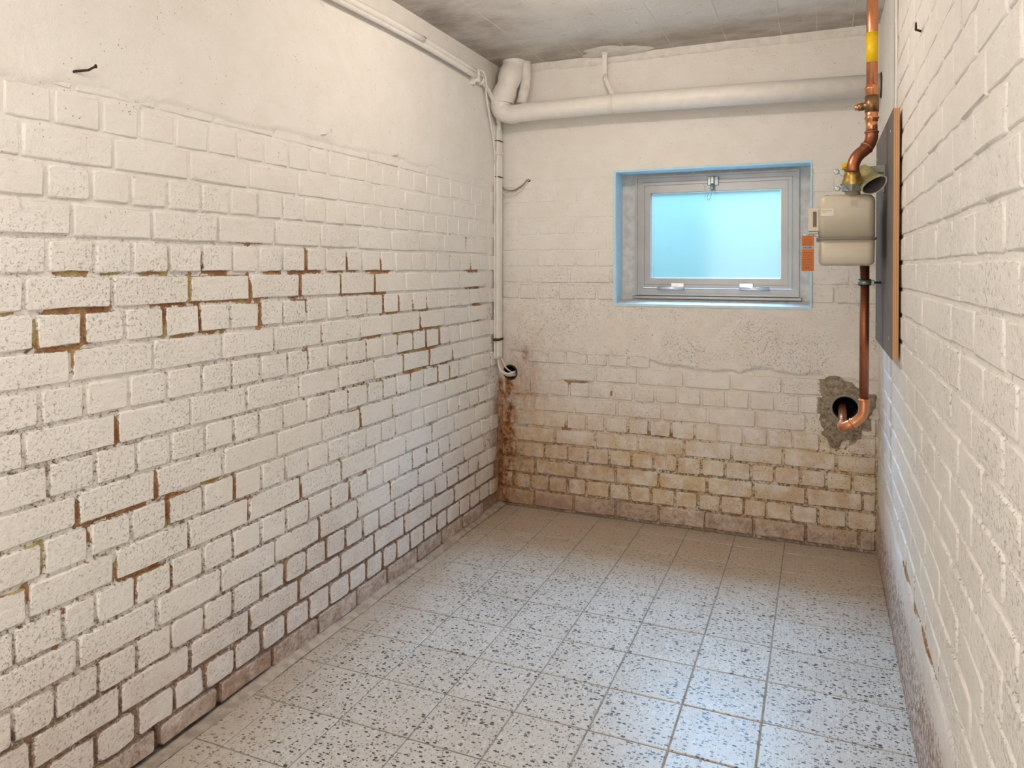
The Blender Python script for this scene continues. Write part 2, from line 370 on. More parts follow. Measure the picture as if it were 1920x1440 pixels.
# joint positions along each course (metres), from the bonding of the real walls
JL = {-6:[0.138,0.352,0.565,0.779,0.993,1.116,1.331,1.518,1.752,2.033,2.247,2.461,2.674,2.888,3.102,3.315],-5:[0.319,0.425,0.532,0.639,0.746,0.853,0.96,1.066,1.181,1.282,1.389,1.497,1.602,1.709,1.816,1.916,2.018,2.123,2.233,2.341,2.45,2.567,2.67,2.776,2.883,2.99,3.097,3.204,3.311,3.418],-4:[0.144,0.358,0.572,0.785,0.999,1.212,1.431,1.647,1.861,2.071,2.284,2.501,2.706,2.92,3.134,3.347],-3:[0.302,0.409,0.516,0.623,0.73,0.836,0.943,1.05,1.155,1.258,1.364,1.47,1.575,1.686,1.789,1.894,2.001,2.108,2.215,2.322,2.428,2.535,2.642,2.749,2.856,2.963,3.07,3.176,3.283,3.39],-2:[0.252,0.466,0.68,0.893,1.107,1.317,1.531,1.755,1.975,2.188,2.402,2.616,2.83,3.043,3.257,3.471],-1:[0.304,0.411,0.518,0.625,0.732,0.839,0.946,1.052,1.164,1.262,1.366,1.474,1.584,1.687,1.791,1.901,2.0,2.118,2.211,2.332,2.433,2.553,2.665,2.762,2.884,2.988,3.093,3.193,3.299,3.406],0:[0.146,0.36,0.574,0.787,1.001,1.208,1.433,1.652,1.872,2.081,2.29,2.508,2.719,2.977,3.26,3.473],1:[0.277,0.384,0.491,0.597,0.704,0.811,0.918,1.025,1.133,1.239,1.352,1.464,1.573,1.69,1.79,1.903,2.01,2.121,2.241,2.346,2.456,2.565,2.674,2.766,2.873,2.98,3.087,3.194,3.301,3.408],2:[0.25,0.464,0.677,0.891,1.105,1.319,1.543,1.751,1.979,2.197,2.409,2.625,2.833,3.07,3.284,3.498],3:[0.285,0.392,0.498,0.605,0.712,0.819,0.926,1.033,1.138,1.248,1.36,1.473,1.578,1.692,1.811,1.91,2.013,2.117,2.234,2.349,2.444,2.561,2.673,2.785,2.883,2.982,3.104,3.211,3.318,3.425],4:[0.144,0.357,0.571,0.785,0.999,1.216,1.431,1.635,1.866,2.074,2.285,2.491,2.7,2.909,3.116,3.329],5:[0.301,0.408,0.515,0.621,0.728,0.835,0.942,1.049,1.161,1.269,1.371,1.481,1.585,1.684,1.79,1.904,2.02,2.12,2.243,2.345,2.439,2.543,2.655,2.775,2.883,2.971,3.104,3.211,3.318,3.425],6:[0.261,0.475,0.689,0.902,1.116,1.325,1.547,1.764,1.98,2.199,2.408,2.624,2.838,3.051,3.265,3.479],7:[0.29,0.397,0.504,0.611,0.718,0.825,0.931,1.038,1.146,1.253,1.358,1.474,1.586,1.694,1.797,1.909,2.011,2.125,2.232,2.334,2.435,2.551,2.655,2.77,2.867,2.971,3.078,3.185,3.292,3.398],8:[0.151,0.365,0.579,0.792,1.006,1.209,1.425,1.642,1.869,2.082,2.294,2.506,2.718,2.924,3.139,3.352],9:[0.335,0.442,0.549,0.655,0.762,0.869,0.976,1.082,1.161,1.264,1.369,1.473,1.581,1.691,1.801,1.911,2.025,2.131,2.242,2.348,2.458,2.563,2.677,2.779,2.882,2.992,3.099,3.206,3.313,3.42],10:[0.26,0.474,0.688,0.901,1.115,1.325,1.535,1.75,1.962,2.178,2.392,2.606,2.817,3.025,3.239,3.452],11:[0.332,0.438,0.545,0.652,0.759,0.866,0.973,1.063,1.164,1.266,1.368,1.476,1.578,1.69,1.795,1.897,1.998,2.108,2.214,2.318,2.43,2.534,2.645,2.75,2.857,2.964,3.07,3.177,3.284,3.391],12:[0.156,0.369,0.583,0.797,1.01,1.221,1.427,1.644,1.86,2.077,2.282,2.497,2.712,2.928,3.142,3.356],13:[0.296,0.403,0.51,0.617,0.724,0.83,0.937,1.044,1.156,1.265,1.375,1.477,1.585,1.692,1.799,1.909,2.018,2.126,2.231,2.343,2.441,2.542,2.649,2.764,2.856,2.976,3.086,3.193,3.3,3.407],14:[0.281,0.495,0.708,0.922,1.136,1.324,1.527,1.739,1.955,2.174,2.372,2.596,2.807,3.013,3.234,3.448]}
JB = {5:[-1.467,-1.36,-1.254,-1.158,-1.052,-0.944,-0.842,-0.735,-0.63,-0.515,-0.42,-0.313,-0.2,-0.094,0.011,0.12,0.227],6:[-1.422,-1.209,-1.006,-0.796,-0.581,-0.369,-0.153,0.06,0.274],7:[-1.456,-1.349,-1.242,-1.139,-1.032,-0.928,-0.819,-0.714,-0.61,-0.501,-0.392,-0.29,-0.182,-0.081,0.026,0.133,0.24],8:[-1.538,-1.325,-1.114,-0.897,-0.682,-0.474,-0.26,-0.052,0.162],9:[-1.53,-1.424,-1.265,-1.155,-1.051,-0.957,-0.844,-0.742,-0.637,-0.531,-0.424,-0.315,-0.212,-0.106,0.002,0.113,0.22],10:[-1.428,-1.214,-1.005,-0.795,-0.58,-0.365,-0.148,0.068,0.281],11:[-1.53,-1.423,-1.27,-1.147,-1.043,-0.936,-0.826,-0.721,-0.611,-0.502,-0.395,-0.282,-0.183,-0.077,0.028,0.131,0.237],12:[-1.53,-1.316,-1.105,-0.904,-0.696,-0.473,-0.273,-0.051,0.17],13:[-1.548,-1.441,-1.342,-1.245,-1.147,-1.051,-0.935,-0.833,-0.731,-0.621,-0.514,-0.414,-0.311,-0.216,-0.109,-0.005,0.111,0.217],14:[-1.538,-1.325,-1.116,-0.904,-0.695,-0.485,-0.27,-0.054,0.156],-3:[-1.522,-1.415,-1.302,-1.201,-1.104,-1.009,-0.902,-0.796,-0.689,-0.582,-0.475,-0.368,-0.261,-0.154,-0.048,0.059,0.166],-2:[-1.579,-1.365,-1.159,-0.943,-0.729,-0.515,-0.302,-0.088,0.126],-1:[-1.522,-1.415,-1.308,-1.206,-1.104,-0.998,-0.891,-0.785,-0.678,-0.571,-0.464,-0.357,-0.25,-0.144,-0.037,0.07,0.177],0:[-1.565,-1.351,-1.139,-0.929,-0.715,-0.502,-0.288,-0.074,0.139],1:[-1.513,-1.406,-1.302,-1.198,-1.106,-0.998,-0.891,-0.784,-0.678,-0.571,-0.464,-0.357,-0.25,-0.143,-0.036,0.07,0.177]}
BARE = [[[1.076,1.201],[1.141,1.201]],[[1.191,1.201],[1.222,1.201]],[[1.282,1.201],[1.356,1.201]],[[1.481,1.238],[1.486,1.202],[1.56,1.202]],[[1.511,1.192],[1.559,1.188]],[[1.436,1.185],[1.442,1.126],[1.636,1.122]],[[1.647,1.19],[1.657,1.106]],[[1.049,1.115],[1.2,1.119]],[[1.322,1.122],[1.416,1.12]],[[0.953,1.099],[0.984,1.097]],[[1.025,1.087],[1.034,1.045]],[[1.037,1.095],[1.06,1.095]],[[1.134,1.097],[1.14,1.046]],[[1.137,1.1],[1.211,1.1]],[[1.46,1.108],[1.469,1.044],[1.559,1.044]],[[1.378,1.041],[1.446,1.04]],[[1.042,1.038],[1.105,1.029]],[[1.353,1.1],[1.353,1.04]],[[1.636,1.284],[1.652,1.282]],[[1.014,1.058],[1.015,1.044]],[[1.118,1.045],[1.121,1.036]],[[0.961,1.126],[0.976,1.126]],[[1.724,1.202],[1.782,1.201]],[[1.831,1.201],[1.976,1.201]],[[1.901,1.261],[1.908,1.205]],[[2.025,1.202],[2.1,1.203]],[[2.119,1.256],[2.127,1.205],[2.179,1.205]],[[2.245,1.205],[2.387,1.202]],[[2.332,1.234],[2.334,1.19]],[[2.279,1.19],[2.378,1.189]],[[1.869,1.184],[1.875,1.126]],[[1.812,1.128],[1.855,1.125]],[[2.081,1.182],[2.088,1.123],[2.373,1.121]],[[2.341,1.115],[2.345,1.045]],[[2.359,1.047],[2.464,1.041]],[[2.459,1.101],[2.464,1.049]],[[2.576,1.046],[2.696,1.041]],[[2.671,1.093],[2.679,1.043]],[[1.684,1.12],[1.689,1.038]],[[1.904,1.099],[1.904,1.078]],[[1.975,1.017],[1.982,0.973]],[[2.219,0.966],[2.331,0.961]],[[2.406,1.006],[2.424,0.964],[2.629,0.964],[2.814,0.964]],[[2.624,1.019],[2.629,0.964]],[[2.449,0.956],[2.463,0.882],[2.673,0.871],[2.801,0.887]],[[2.56,0.947],[2.565,0.882]],[[2.673,0.955],[2.679,0.882]],[[2.783,0.946],[2.789,0.888]],[[2.493,0.864],[2.503,0.799],[2.673,0.799]],[[2.513,0.798],[2.629,0.794]],[[2.707,0.874],[2.707,0.806],[2.914,0.805]],[[2.771,0.781],[2.783,0.722]],[[2.863,0.799],[2.882,0.738]],[[2.707,0.725],[2.966,0.721]],[[2.838,0.697],[2.85,0.66]],[[3.034,1.204],[3.163,1.197]],[[3.076,1.191],[3.119,1.185]],[[3.048,1.123],[3.192,1.12]],[[3.133,1.039],[3.207,1.029]],[[3.076,0.97],[3.192,0.963]],[[2.883,1.41],[2.889,1.363]],[[3.042,1.345],[3.046,1.308]],[[2.231,0.941],[2.234,0.902]],[[1.808,0.935],[1.809,0.906]],[[1.906,0.945],[1.913,0.923]],[[2.335,0.786],[2.34,0.776]],[[1.695,1.12],[1.689,1.097]],[[3.253,1.021],[3.256,0.968]],[[1.836,1.104],[1.894,1.102]],[[1.323,0.7],[1.324,0.643]],[[1.118,0.688],[1.118,0.644]],[[1.134,0.642],[1.291,0.637]],[[1.363,0.632],[1.413,0.625]],[[1.358,0.624],[1.358,0.566]],[[1.48,0.638],[1.527,0.636]],[[1.586,0.624],[1.586,0.564]],[[1.228,0.483],[1.329,0.473]],[[1.217,0.512],[1.217,0.496]],[[1.366,0.456],[1.367,0.391]],[[1.268,0.454],[1.267,0.419]],[[1.408,0.547],[1.43,0.491]],[[1.033,0.626],[1.033,0.573]],[[1.002,0.546],[1.013,0.525]],[[1.638,0.545],[1.643,0.49]],[[1.14,0.622],[1.143,0.6]],[[1.466,0.62],[1.47,0.576]],[[1.342,0.622],[1.35,0.619]],[[1.212,0.856],[1.216,0.803]],[[1.865,0.542],[1.875,0.489]],[[1.772,0.482],[1.859,0.481]],[[2.082,0.557],[2.085,0.492]],[[2.16,0.576],[2.226,0.571]],[[2.718,0.546],[2.712,0.496]],[[2.128,0.472],[2.131,0.41]],[[2.238,0.471],[2.242,0.417]],[[2.394,0.385],[2.399,0.348]],[[1.961,0.376],[1.968,0.33]],[[2.175,0.369],[2.183,0.333]],[[2.856,0.336],[2.992,0.333]],[[1.801,0.304],[1.792,0.254]],[[2.284,0.238],[2.284,0.179]],[[1.861,0.231],[1.86,0.177]],[[2.073,0.231],[2.073,0.176]],[[2.764,0.428],[2.695,0.419],[2.939,0.406]],[[2.501,0.213],[2.496,0.194]],[[2.026,0.454],[2.029,0.413]],[[1.979,0.494],[2.051,0.485]],[[1.907,0.462],[1.911,0.418]],[[2.193,0.707],[2.201,0.648]]]
BAREB = [[[-1.26,0.155],[-1.245,0.135],[-1.21,0.125]],[[-1.14,0.46],[-1.14,0.42],[-1.17,0.415]],[[-0.99,0.605],[-0.84,0.602]],[[0.05,0.30],[0.06,0.285]],[[-0.78,0.56],[-0.78,0.53]],[[-1.16,0.645],[-1.05,0.644]],[[-0.84,0.43],[-0.62,0.422]],[[-0.10,0.094],[-0.10,0.03]],[[0.135,0.07],[0.135,0.02]]]

# ------------------------------------------------------------------ fields painted on the three walls (0..1 per vertex)
def segdist(u, z, segs):
    d = np.full(np.shape(u), 9.0)
    for pl in segs:
        for (a0, a1), (b0, b1) in zip(pl[:-1], pl[1:]):
            dx, dz = b0 - a0, b1 - a1; L2 = dx * dx + dz * dz + 1e-9
            m = (np.minimum(np.minimum(abs(u - a0), abs(u - b0)), 9) < 0.35)
            t = np.clip(((u - a0) * dx + (z - a1) * dz) / L2, 0, 1)
            d = np.minimum(d, np.hypot(u - a0 - t * dx, z - a1 - t * dz))
    return d
def soilL(u, z, w=None):
    u = np.asarray(u, float); z = np.asarray(z, float)
    bare = (1 - sst(segdist(u, z, BARE) + 0.004 * vn(u, z, 60, 50), 0.003, 0.017)) * 0.95
    low = 1 - sst(z + 0.10 * vn(u, z, 3, 1) + 0.05 * sst(u, 1.0, 3.2), 0.22, 0.52)
    far = sst(u, 2.0, 3.0) * (1 - sst(z, 0.45, 0.80)) * 0.40
    bare = np.maximum(bare, 0.26 + 0.14 * (1 - sst(z, 0.75, 1.15)) + 0.10 * vn(u, z, 5, 2)); bare = bare - 0.25 * sst(z, 1.3, 1.42)
    bare = np.maximum(bare, np.maximum(low * 0.62, far))
    damp_lamplight = low * 0.85
    rust = sst(u, 3.28, 3.44) * (1 - sst(z, 0.50, 0.70)) * 0.75
    black = np.exp(-((u - 1.45) / 0.2) ** 2) * (1 - sst(z, 0.02, 0.06))
    rust = np.maximum(rust, 0.5 * np.exp(-((u - 1.62) / 0.12) ** 2) * (1 - sst(z, 0.06, 0.10)))
    return np.clip(bare, 0, 1.1), np.clip(damp_lamplight, 0, 1), np.clip(rust, 0, 1), 0 * u, np.clip(1 - sst(z + 0.008 * vn(u, z, 8, 3), 0.062, 0.080), 0, 1)
def soilB(u, z, w=None):
    u = np.asarray(u, float); z = np.asarray(z, float)
    low = 1 - sst(z + 0.12 * vn(u, z, 3, 4), 0.10, 0.75)
    bare = 0.20 + 0.10 * vn(u, z, 5, 5); bare = np.maximum(bare, (1 - sst(z + .05 * vn(u, z, 4, 6), 0.25, 0.78)) * 0.50)
    bare = np.maximum(bare, (1 - sst(segdist(u, z, BAREB), 0.004, 0.016)))
    bare = np.where(z > 0.9, bare - 0.12, bare)
    damp_lamplight = low * 0.95 + 0.22 * (1 - sst(z, 0.9, 1.3)); damp_lamplight = np.maximum(damp_lamplight, (1 - sst(z, 0.3, 0.75)) * sst(u, -0.9, 0.0) * 0.95)  # real stain plus painted warm lamplight
    # the rusty run below the cable hole in the corner
    c = -1.47 + 0.03 * vn(z, u, 4, 7); wd = 0.050 + 0.03 * sst(0.75 - z, 0, 0.7)
    run = np.exp(-((u - c) / (wd * 1.15)) ** 2) * (1 - sst(z, 0.60, 0.70)) * (0.65 + 0.35 * sst(z, 0.0, 0.30))
    halo = np.exp(-(((u + 1.40) / 0.15) ** 2 + ((z - 0.60) / 0.22) ** 2)) * 0.50
    halo = np.maximum(halo, np.exp(-(((u + 1.37) / 0.035) ** 2 + ((z - 0.77) / 0.06) ** 2)) * 0.6)
    seam = np.exp(-((z - 0.572) / 0.010) ** 2) * (1 - sst(u, -1.35, -1.22)) * 0.75
    halo = np.maximum(halo, 0.42 * np.exp(-((u + 1.32) / 0.34) ** 2) * (1 - sst(z, 0.15, 0.6)))
    spot = 0.45 * np.exp(-(((u + 0.88) / 0.10) ** 2 + ((z - 0.25) / 0.025) ** 2))
    rust = np.maximum.reduce([run * 1.5, halo, seam, spot])
    r = np.hypot((u - 0.100) / 1.0, (z - 0.595) / 1.25) + 0.030 * vn(u, z, 18, 8) + 0.014 * vn(u, z, 45, 9)
    cem = 1 - sst(r, 0.100, 0.120)
    return np.clip(bare, 0, 1.1), np.clip(damp_lamplight, 0, 1), np.clip(rust, 0, 1), np.clip(cem, 0, 1), np.clip(1 - sst(z + 0.01 * vn(u, z, 8, 10), 0.075, 0.098), 0, 1)
def soilR(u, z, w=None):
    u = np.asarray(u, float); z = np.asarray(z, float)
    low = 1 - sst(z + 0.10 * vn(u, z, 2.5, 11) , 0.20, 0.42)
    bare = np.maximum(0.20 + 0.08 * vn(u, z, 5, 12), low * 0.52)
    bare = np.maximum(bare, (1 - sst(abs(z - 0.352 - 0.012 * vn(u, z, 9, 13)), 0.0, 0.014)) * sst(u, 1.2, 1.7) * (1 - sst(u, 2.5, 2.9)) * 0.95)
    damp_lamplight = np.maximum(low * 0.50, sst(u, 3.30, 3.42) * (1 - sst(z, 0.5, 0.9)) * 0.6)
    rust = 0.35 * np.exp(-((u - 1.45) / 0.3) ** 2) * (1 - sst(z, 0.1, 0.3)) + 0.3 * (1 - sst(z, 0.0, 0.10))
    return np.clip(bare, 0, 1.1), np.clip(damp_lamplight, 0, 1), np.clip(rust, 0, 1), 0 * u, 0 * u
# relief of the mortar / plaster surface, relative to the brick faces (metres, + into the room)
def plasterL(u, z): return sst(z + 0.016 * vn(u, z, 7, 20) + 0.006 * vn(u, z, 25, 21) - 0.02 * sst(u, 1.0, 2.6), 1.595, 1.622)
def reliefL(u, z):
    p = plasterL(u, z); thick = sst(z + 0.25 * sst(u, 1.2, 3.2), 1.25, 1.65)
    mort = -0.0085 + 0.0050 * thick - 0.0020 * (1 - sst(z, 0.2, 0.6)) + 0.0012 * vn(u, z, 40, 22) + 0.0008 * vn(u, z, 90, 23)
    pl = 0.0040 + 0.0010 * vn(u, z, 6, 24) + 0.0004 * vn(u, z, 30, 25)
    cav = np.maximum(np.exp(-((u - 1.325) / 0.008) ** 4), np.exp(-((u - 1.527) / 0.008) ** 4)) * (1 - sst(z, 0.066, 0.074))
    cav = np.maximum(cav, sst(u, 1.15, 1.25) * (1 - sst(u, 1.74, 1.84)) * (1 - sst(z, 0.012, 0.024)))
    return mort * (1 - p) + pl * p - 0.024 * cav
def plasterB(u, z):
    a = sst(z + 0.010 * vn(u, z, 9, 30), 1.635, 1.660)
    lo = 0.785 - 0.035 * sst(u, -0.9, -0.5) - 0.02 * sst(u, -0.1, 0.1)
    zz = z + 0.010 * vn(u, z, 12, 31) + 0.008 * vn(u, z, 30, 32)
    b = sst(zz, lo - 0.006, lo + 0.006) * (1 - sst(zz, 1.030, 1.048))
    c = (1 - sst(np.hypot(u + 1.44, (z - 0.66) / 1.5) + 0.02 * vn(u, z, 14, 33), 0.085, 0.10))
    cem = soilB(u, z)[3]
    return np.maximum.reduce([a, b, c, cem])
def reliefB(u, z):
    p = plasterB(u, z); thick = sst(z, 0.95, 1.35)
    mort = -0.0075 + 0.0055 * thick + 0.0013 * vn(u, z, 40, 34) + 0.0008 * vn(u, z, 90, 35)
    pl = 0.0030 + 0.0012 * vn(u, z, 7, 36) + 0.0006 * vn(u, z, 34, 37)
    return mort * (1 - p) + pl * p
def plasterR(u, z):
    a = 1 - sst(z + 0.02 * vn(u, z, 5, 40) + 0.008 * vn(u, z, 25, 41), 0.335, 0.355)
    return np.maximum(a, sst(u + 0.01 * vn(u, z, 9, 42), 2.66, 2.69) * sst(z, 1.60, 1.66))
def reliefR(u, z):
    p = plasterR(u, z)
    mort = -0.0042 + 0.0012 * vn(u, z, 30, 43) + 0.0015 * sst(z, 1.2, 1.8)
    pl = 0.0030 + 0.0020 * vn(u, z, 6, 44) + 0.0010 * vn(u, z, 30, 45)
    return mort * (1 - p) + pl * p

def set_soil(me, soil):
    n = len(me.vertices); bare, damp_lamplight, rust, cem, brown = soil
    col = np.ones((n, 4), np.float32); col[:, 0] = bare; col[:, 1] = damp_lamplight; col[:, 2] = rust
    a = me.attributes.new('soil', 'FLOAT_COLOR', 'POINT'); a.data.foreach_set('color', col.ravel())
    for nm, v in (('cem', cem), ('brown', brown)):
        if np.any(np.asarray(v) > 0):
            a = me.attributes.new(nm, 'FLOAT', 'POINT'); a.data.foreach_set('value', np.broadcast_to(v, n).astype(np.float32))
def wall_grid(name, label, place, u0, u1, z0, z1, res, relief, soil, holes):
    nu = int((u1 - u0) / res) + 1; nz = int((z1 - z0) / res) + 1
    U, Z = np.meshgrid(np.linspace(u0, u1, nu), np.linspace(z0, z1, nz), indexing='ij')
    Wd = relief(U, Z); co = place(U.ravel(), Z.ravel(), Wd.ravel())
    i, j = np.meshgrid(np.arange(nu - 1), np.arange(nz - 1), indexing='ij'); i = i.ravel(); j = j.ravel()
    cu = (U[i, j] + U[i + 1, j]) / 2; cz = (Z[i, j] + Z[i, j + 1]) / 2; keep = np.ones(len(i), bool)
    for h in holes: keep &= ~h(cu, cz)
    i = i[keep]; j = j[keep]; k = i * nz + j
    F = np.stack([k, k + nz, k + nz + 1, k + 1], 1)
    me = bpy.data.meshes.new(name); me.vertices.add(len(co)); me.vertices.foreach_set('co', co.astype(np.float32).ravel())
    me.loops.add(F.size); me.loops.foreach_set('vertex_index', F.astype(np.int32).ravel())
    me.polygons.add(len(F)); me.polygons.foreach_set('loop_start', np.arange(0, F.size, 4, dtype=np.int32))
    me.polygons.foreach_set('use_smooth', np.ones(len(F), bool)); me.update(calc_edges=True)
    set_soil(me, soil(U.ravel(), Z.ravel()))
    return tag(link(name, me, 'wall'), label, kind='structure')
PL = lambda u, z, w: np.stack([XL + w, u, z], 1)
PB = lambda u, z, w: np.stack([u, YB - w, z], 1)
PR = lambda u, z, w: np.stack([XR - w, u, z], 1)
def brick_geo(u0, u1, z0, z1, seed, proud, rough=1.0):
    """one brick: side rim, worn arris, slightly tilted face; 50 triangles"""
    r = random.Random(seed); J = 0.0014 * rough
    def ringpts(ins, cut, w):
        a0, a1, b0, b1 = u0 + ins, u1 - ins, z0 + ins, z1 - ins; c = cut; m1 = a0 + (a1 - a0) * 0.5
        P = [(a0 + c, b0), (m1, b0), (a1 - c, b0), (a1, b0 + c), (a1, b1 - c), (a1 - c, b1), (m1, b1), (a0 + c, b1), (a0, b1 - c), (a0, b0 + c)]
        return [(x + r.uniform(-J, J), z + r.uniform(-J, J), w) for x, z in P]
    t1 = r.uniform(-0.0012, 0.0012); t2 = r.uniform(-0.0008, 0.0008)
    cut = r.choice([0.0012, 0.0018, 0.0025, 0.0035]) * rough
    A = ringpts(0.0, cut, -0.020); B = ringpts(0.0004, cut * 1.2, proud - 0.0032); C = ringpts(0.0036, cut * 1.3, proud)
    cu, cz = (u0 + u1) / 2, (z0 + z1) / 2
    C = [(x, z, w + t1 * (x - cu) / (u1 - u0) * 2 + t2 * (z - cz) / (z1 - z0) * 2) for x, z, w in C]
    V = A + B + C + [(cu, cz, proud + 0.0004)]; F = []; S = []
    for a, b in ((0, 10), (10, 20)):
        for k in range(10): F.append((a + k, a + (k + 1) % 10, b + (k + 1) % 10, b + k)); S.append(True)
    for k in range(10): F.append((20 + k, 20 + (k + 1) % 10, 30)); S.append(False)
    return V, F, S
def lay_bricks(wall, rows, place, flip, soil, relief, skip, limit, score):
    """rows: list of (z0, z1, [joint centres]); every brick is a child of the wall, the least visible ones joined into one"""
    items = []
    for ri, (z0, z1, js) in enumerate(rows):
        for k in range(len(js) - 1):
            a, b = js[k], js[k + 1]; jw = 0.0048 + random.uniform(-0.0012, 0.0014)
            if skip((a + b) / 2, (z0 + z1) / 2, a, b): continue
            zb = z0
            if place is PL and z0 < 0.01:                    # worn-out foot of the wall around the open joints
                if 1.15 < (a + b) / 2 < 1.84: zb = 0.013
                jw = 0.0085 if 1.2 < a < 1.65 or 1.2 < b < 1.65 else jw
            elif place is PB and z0 < 0.01: zb = 0.008
            items.append((score((a + b) / 2, (z0 + z1) / 2) * (b - a), ri, k, a + jw, b - jw, zb + 0.0045 + random.uniform(-.001, .0015), z1 - 0.0045 + random.uniform(-.0015, .001)))
    items.sort(key=lambda t: -t[0])
    def geo(it):
        sd = it[1] * 1000 + it[2]; cz = (it[5] + it[6]) / 2; low = 1 - float(sst(cz, 0.2, 0.5))
        V, F, S = brick_geo(it[3], it[4], it[5], it[6], sd, random.Random(sd).uniform(-0.0012, 0.0014), 1.15 + 0.75 * low)
        if flip: F = [tuple(reversed(f)) for f in F]
        A = np.array(V); s = soil(A[:, 0], A[:, 1]); face = (A[:, 2] > -0.004)
        inner = np.arange(len(A)) >= 20
        bare = np.where(inner, np.minimum(s[0] * 0.30, 0.32), s[0] * 1.0)
        damp_lamplight = np.where(inner, s[1] * (0.92 if flip and place is PB else 0.52), s[1])
        return A, F, S, (bare, damp_lamplight, s[2], s[3], s[4])
    for it in items[:limit]:
        A, F, S, s = geo(it); co = place(A[:, 0], A[:, 1], A[:, 2]); org = co.mean(0)
        me = bpy.data.meshes.new('brick'); me.from_pydata([tuple(q) for q in (co - org)], [], F)
        me.polygons.foreach_set('use_smooth', S); set_soil(me, s)
        link('brick', me, 'wall', wall, tuple(org))
    rest = items[limit:]
    if rest:
        VV = []; FF = []; SS = []; so = [[] for _ in range(5)]
        for it in rest:
            A, F, S, s = geo(it); k = sum(len(v) for v in VV); VV.append(place(A[:, 0], A[:, 1], A[:, 2])); FF += [tuple(i + k for i in f) for f in F]; SS += S
            for q in range(5): so[q].append(np.broadcast_to(s[q], len(A)))
        co = np.concatenate(VV); me = bpy.data.meshes.new('brickwork'); me.from_pydata([tuple(q) for q in co], [], FF)
        me.polygons.foreach_set('use_smooth', SS); set_soil(me, [np.concatenate(q) for q in so])
        tag(link('brickwork', me, 'wall', wall), kind='stuff')

# ------------------------------------------------------------------ walls
wl = wall_grid('wall_left', 'long left wall of white painted bricks under a smooth plastered top', PL, -0.2, YB + 0.02, 0, HC, 0.0065, reliefL, soilL, [])
rowsL = [(1.1951 - (i + 1) * 0.08, 1.1951 - i * 0.08, JL[i]) for i in sorted(JL)]
rowsL[-1] = (0.004, rowsL[-1][1], rowsL[-1][2])
rowsL = [(a, b, j) for a, b, j in rowsL]
lay_bricks(wl, rowsL, PL, False, soilL, reliefL, lambda u, z, a, b: z > 1.68 or b > YB - 0.004, 300, lambda u, z: 1 / max(u, 0.9) ** 2 if u > 0.93 else 0.01)
WX0, WX1, WZ0, WZ1 = -0.904, -0.040, 1.037, 1.667
HL = (-1.452, 0.678, 0.034); HR = (0.102, 0.609, 0.054)
wb = wall_grid('wall_back', 'short end wall of painted bricks around the window', PB, XL - 0.02, XR + 0.02, 0, HC, 0.0065, reliefB, soilB,
    [lambda u, z: (u > WX0) & (u < WX1) & (z > WZ0) & (z < WZ1), lambda u, z: np.hypot(u - HL[0], z - HL[1]) < HL[2], lambda u, z: np.hypot(u - HR[0], z - HR[1]) < HR[2]])
rowsB = []
for i in range(-6, 15):
    z1 = 1.2132 - i * 0.08; z0 = z1 - 0.08
    if i == 14: z0 = 0.004
    if i in JB: js = JB[i]
    elif i in (2, 3, 4): continue
    else:
        m = 0.2137 if i % 2 == 0 else 0.10685; s0 = XL + 0.03 + (0.05 if i % 2 else 0.11); js = []
        while s0 < XR: js.append(round(s0 + random.uniform(-.004, .004), 3)); s0 += m
    if i < 2:
        m = 0.2137 if i % 2 == 0 else 0.10685
        js = [j for j in js if j < WX0 - 0.012]
        while js[-1] + m < WX0 - 0.04: js.append(js[-1] + m)
        left = [XL + 0.004] + [j for j in js if j > XL + 0.03] + [WX0 - 0.004]
        right = [WX1 + 0.006] + ([WX1 + 0.10, WX1 + 0.205] if i % 2 else [WX1 + 0.16]) + [XR - 0.003]
        if i <= -6: left = left; right = right
        rowsB.append((z0, z1, left)); rowsB.append((z0, z1, right)); continue
    js = [XL + 0.004] + [j for j in js if XL + 0.03 < j < XR - 0.03] + [XR - 0.003]
    rowsB.append((z0, z1, js))
def skipB(u, z, a, b):
    if b - a < 0.02: return True
    for h in (HL, HR):
        du = max(a - h[0], 0, h[0] - b); dz = max(abs(z - h[1]) - 0.04, 0)
        if math.hypot(du, dz) < h[2] + 0.006: return True
    if float(plasterB(np.array([u]), np.array([z]))[0]) > 0.9: return True
    return False
lay_bricks(wb, rowsB, PB, True, soilB, reliefB, skipB, 300, lambda u, z: 1.0)
wr = wall_grid('wall_right', 'long right wall of thickly painted bricks', PR, -0.2, YB + 0.02, 0, HC, 0.0085, reliefR, soilR, [])
rowsR = []
for i in range(-13, 11):
    z1 = 1.225 - i * 0.08
    js = [(1.083 if i % 2 == 0 else 1.165) + 0.2137 * k + random.uniform(-.007, .007) for k in range(-3, 12)]
    js = [j for j in js if j < YB - 0.03] + [YB - 0.004]
    rowsR.append((z1 - 0.08, min(z1, HC - 0.002), js))
lay_bricks(wr, rowsR, PR, True, soilR, reliefR, lambda u, z, a, b: (z > 1.66 and u > 2.72), 300, lambda u, z: (1 / max(u, 1.0) ** 2 if u > 0.9 else 0.02) )
def slab(name, label, a, b, m):
    return tag(MB().box(a, b).build(name, m), label, kind='structure')
slab('wall_front', 'plain painted wall behind the photographer', (XL - 0.1, YF - 0.1, 0), (XR + 0.1, YF, HC), 'paint_edge')
slab('wall_left_rear', 'plain painted stretch of the left wall behind the photographer', (XL - 0.1, YF, 0), (XL, -0.19, HC), 'paint_edge')
slab('wall_right_rear', 'plain painted stretch of the right wall behind the photographer', (XR, YF, 0), (XR + 0.1, -0.19, HC), 'paint_edge')
slab('wall_left_core', 'masonry core behind the left wall', (XL - 0.12, -0.19, 0), (XL - 0.045, YB + 0.1, HC), 'paint_edge')
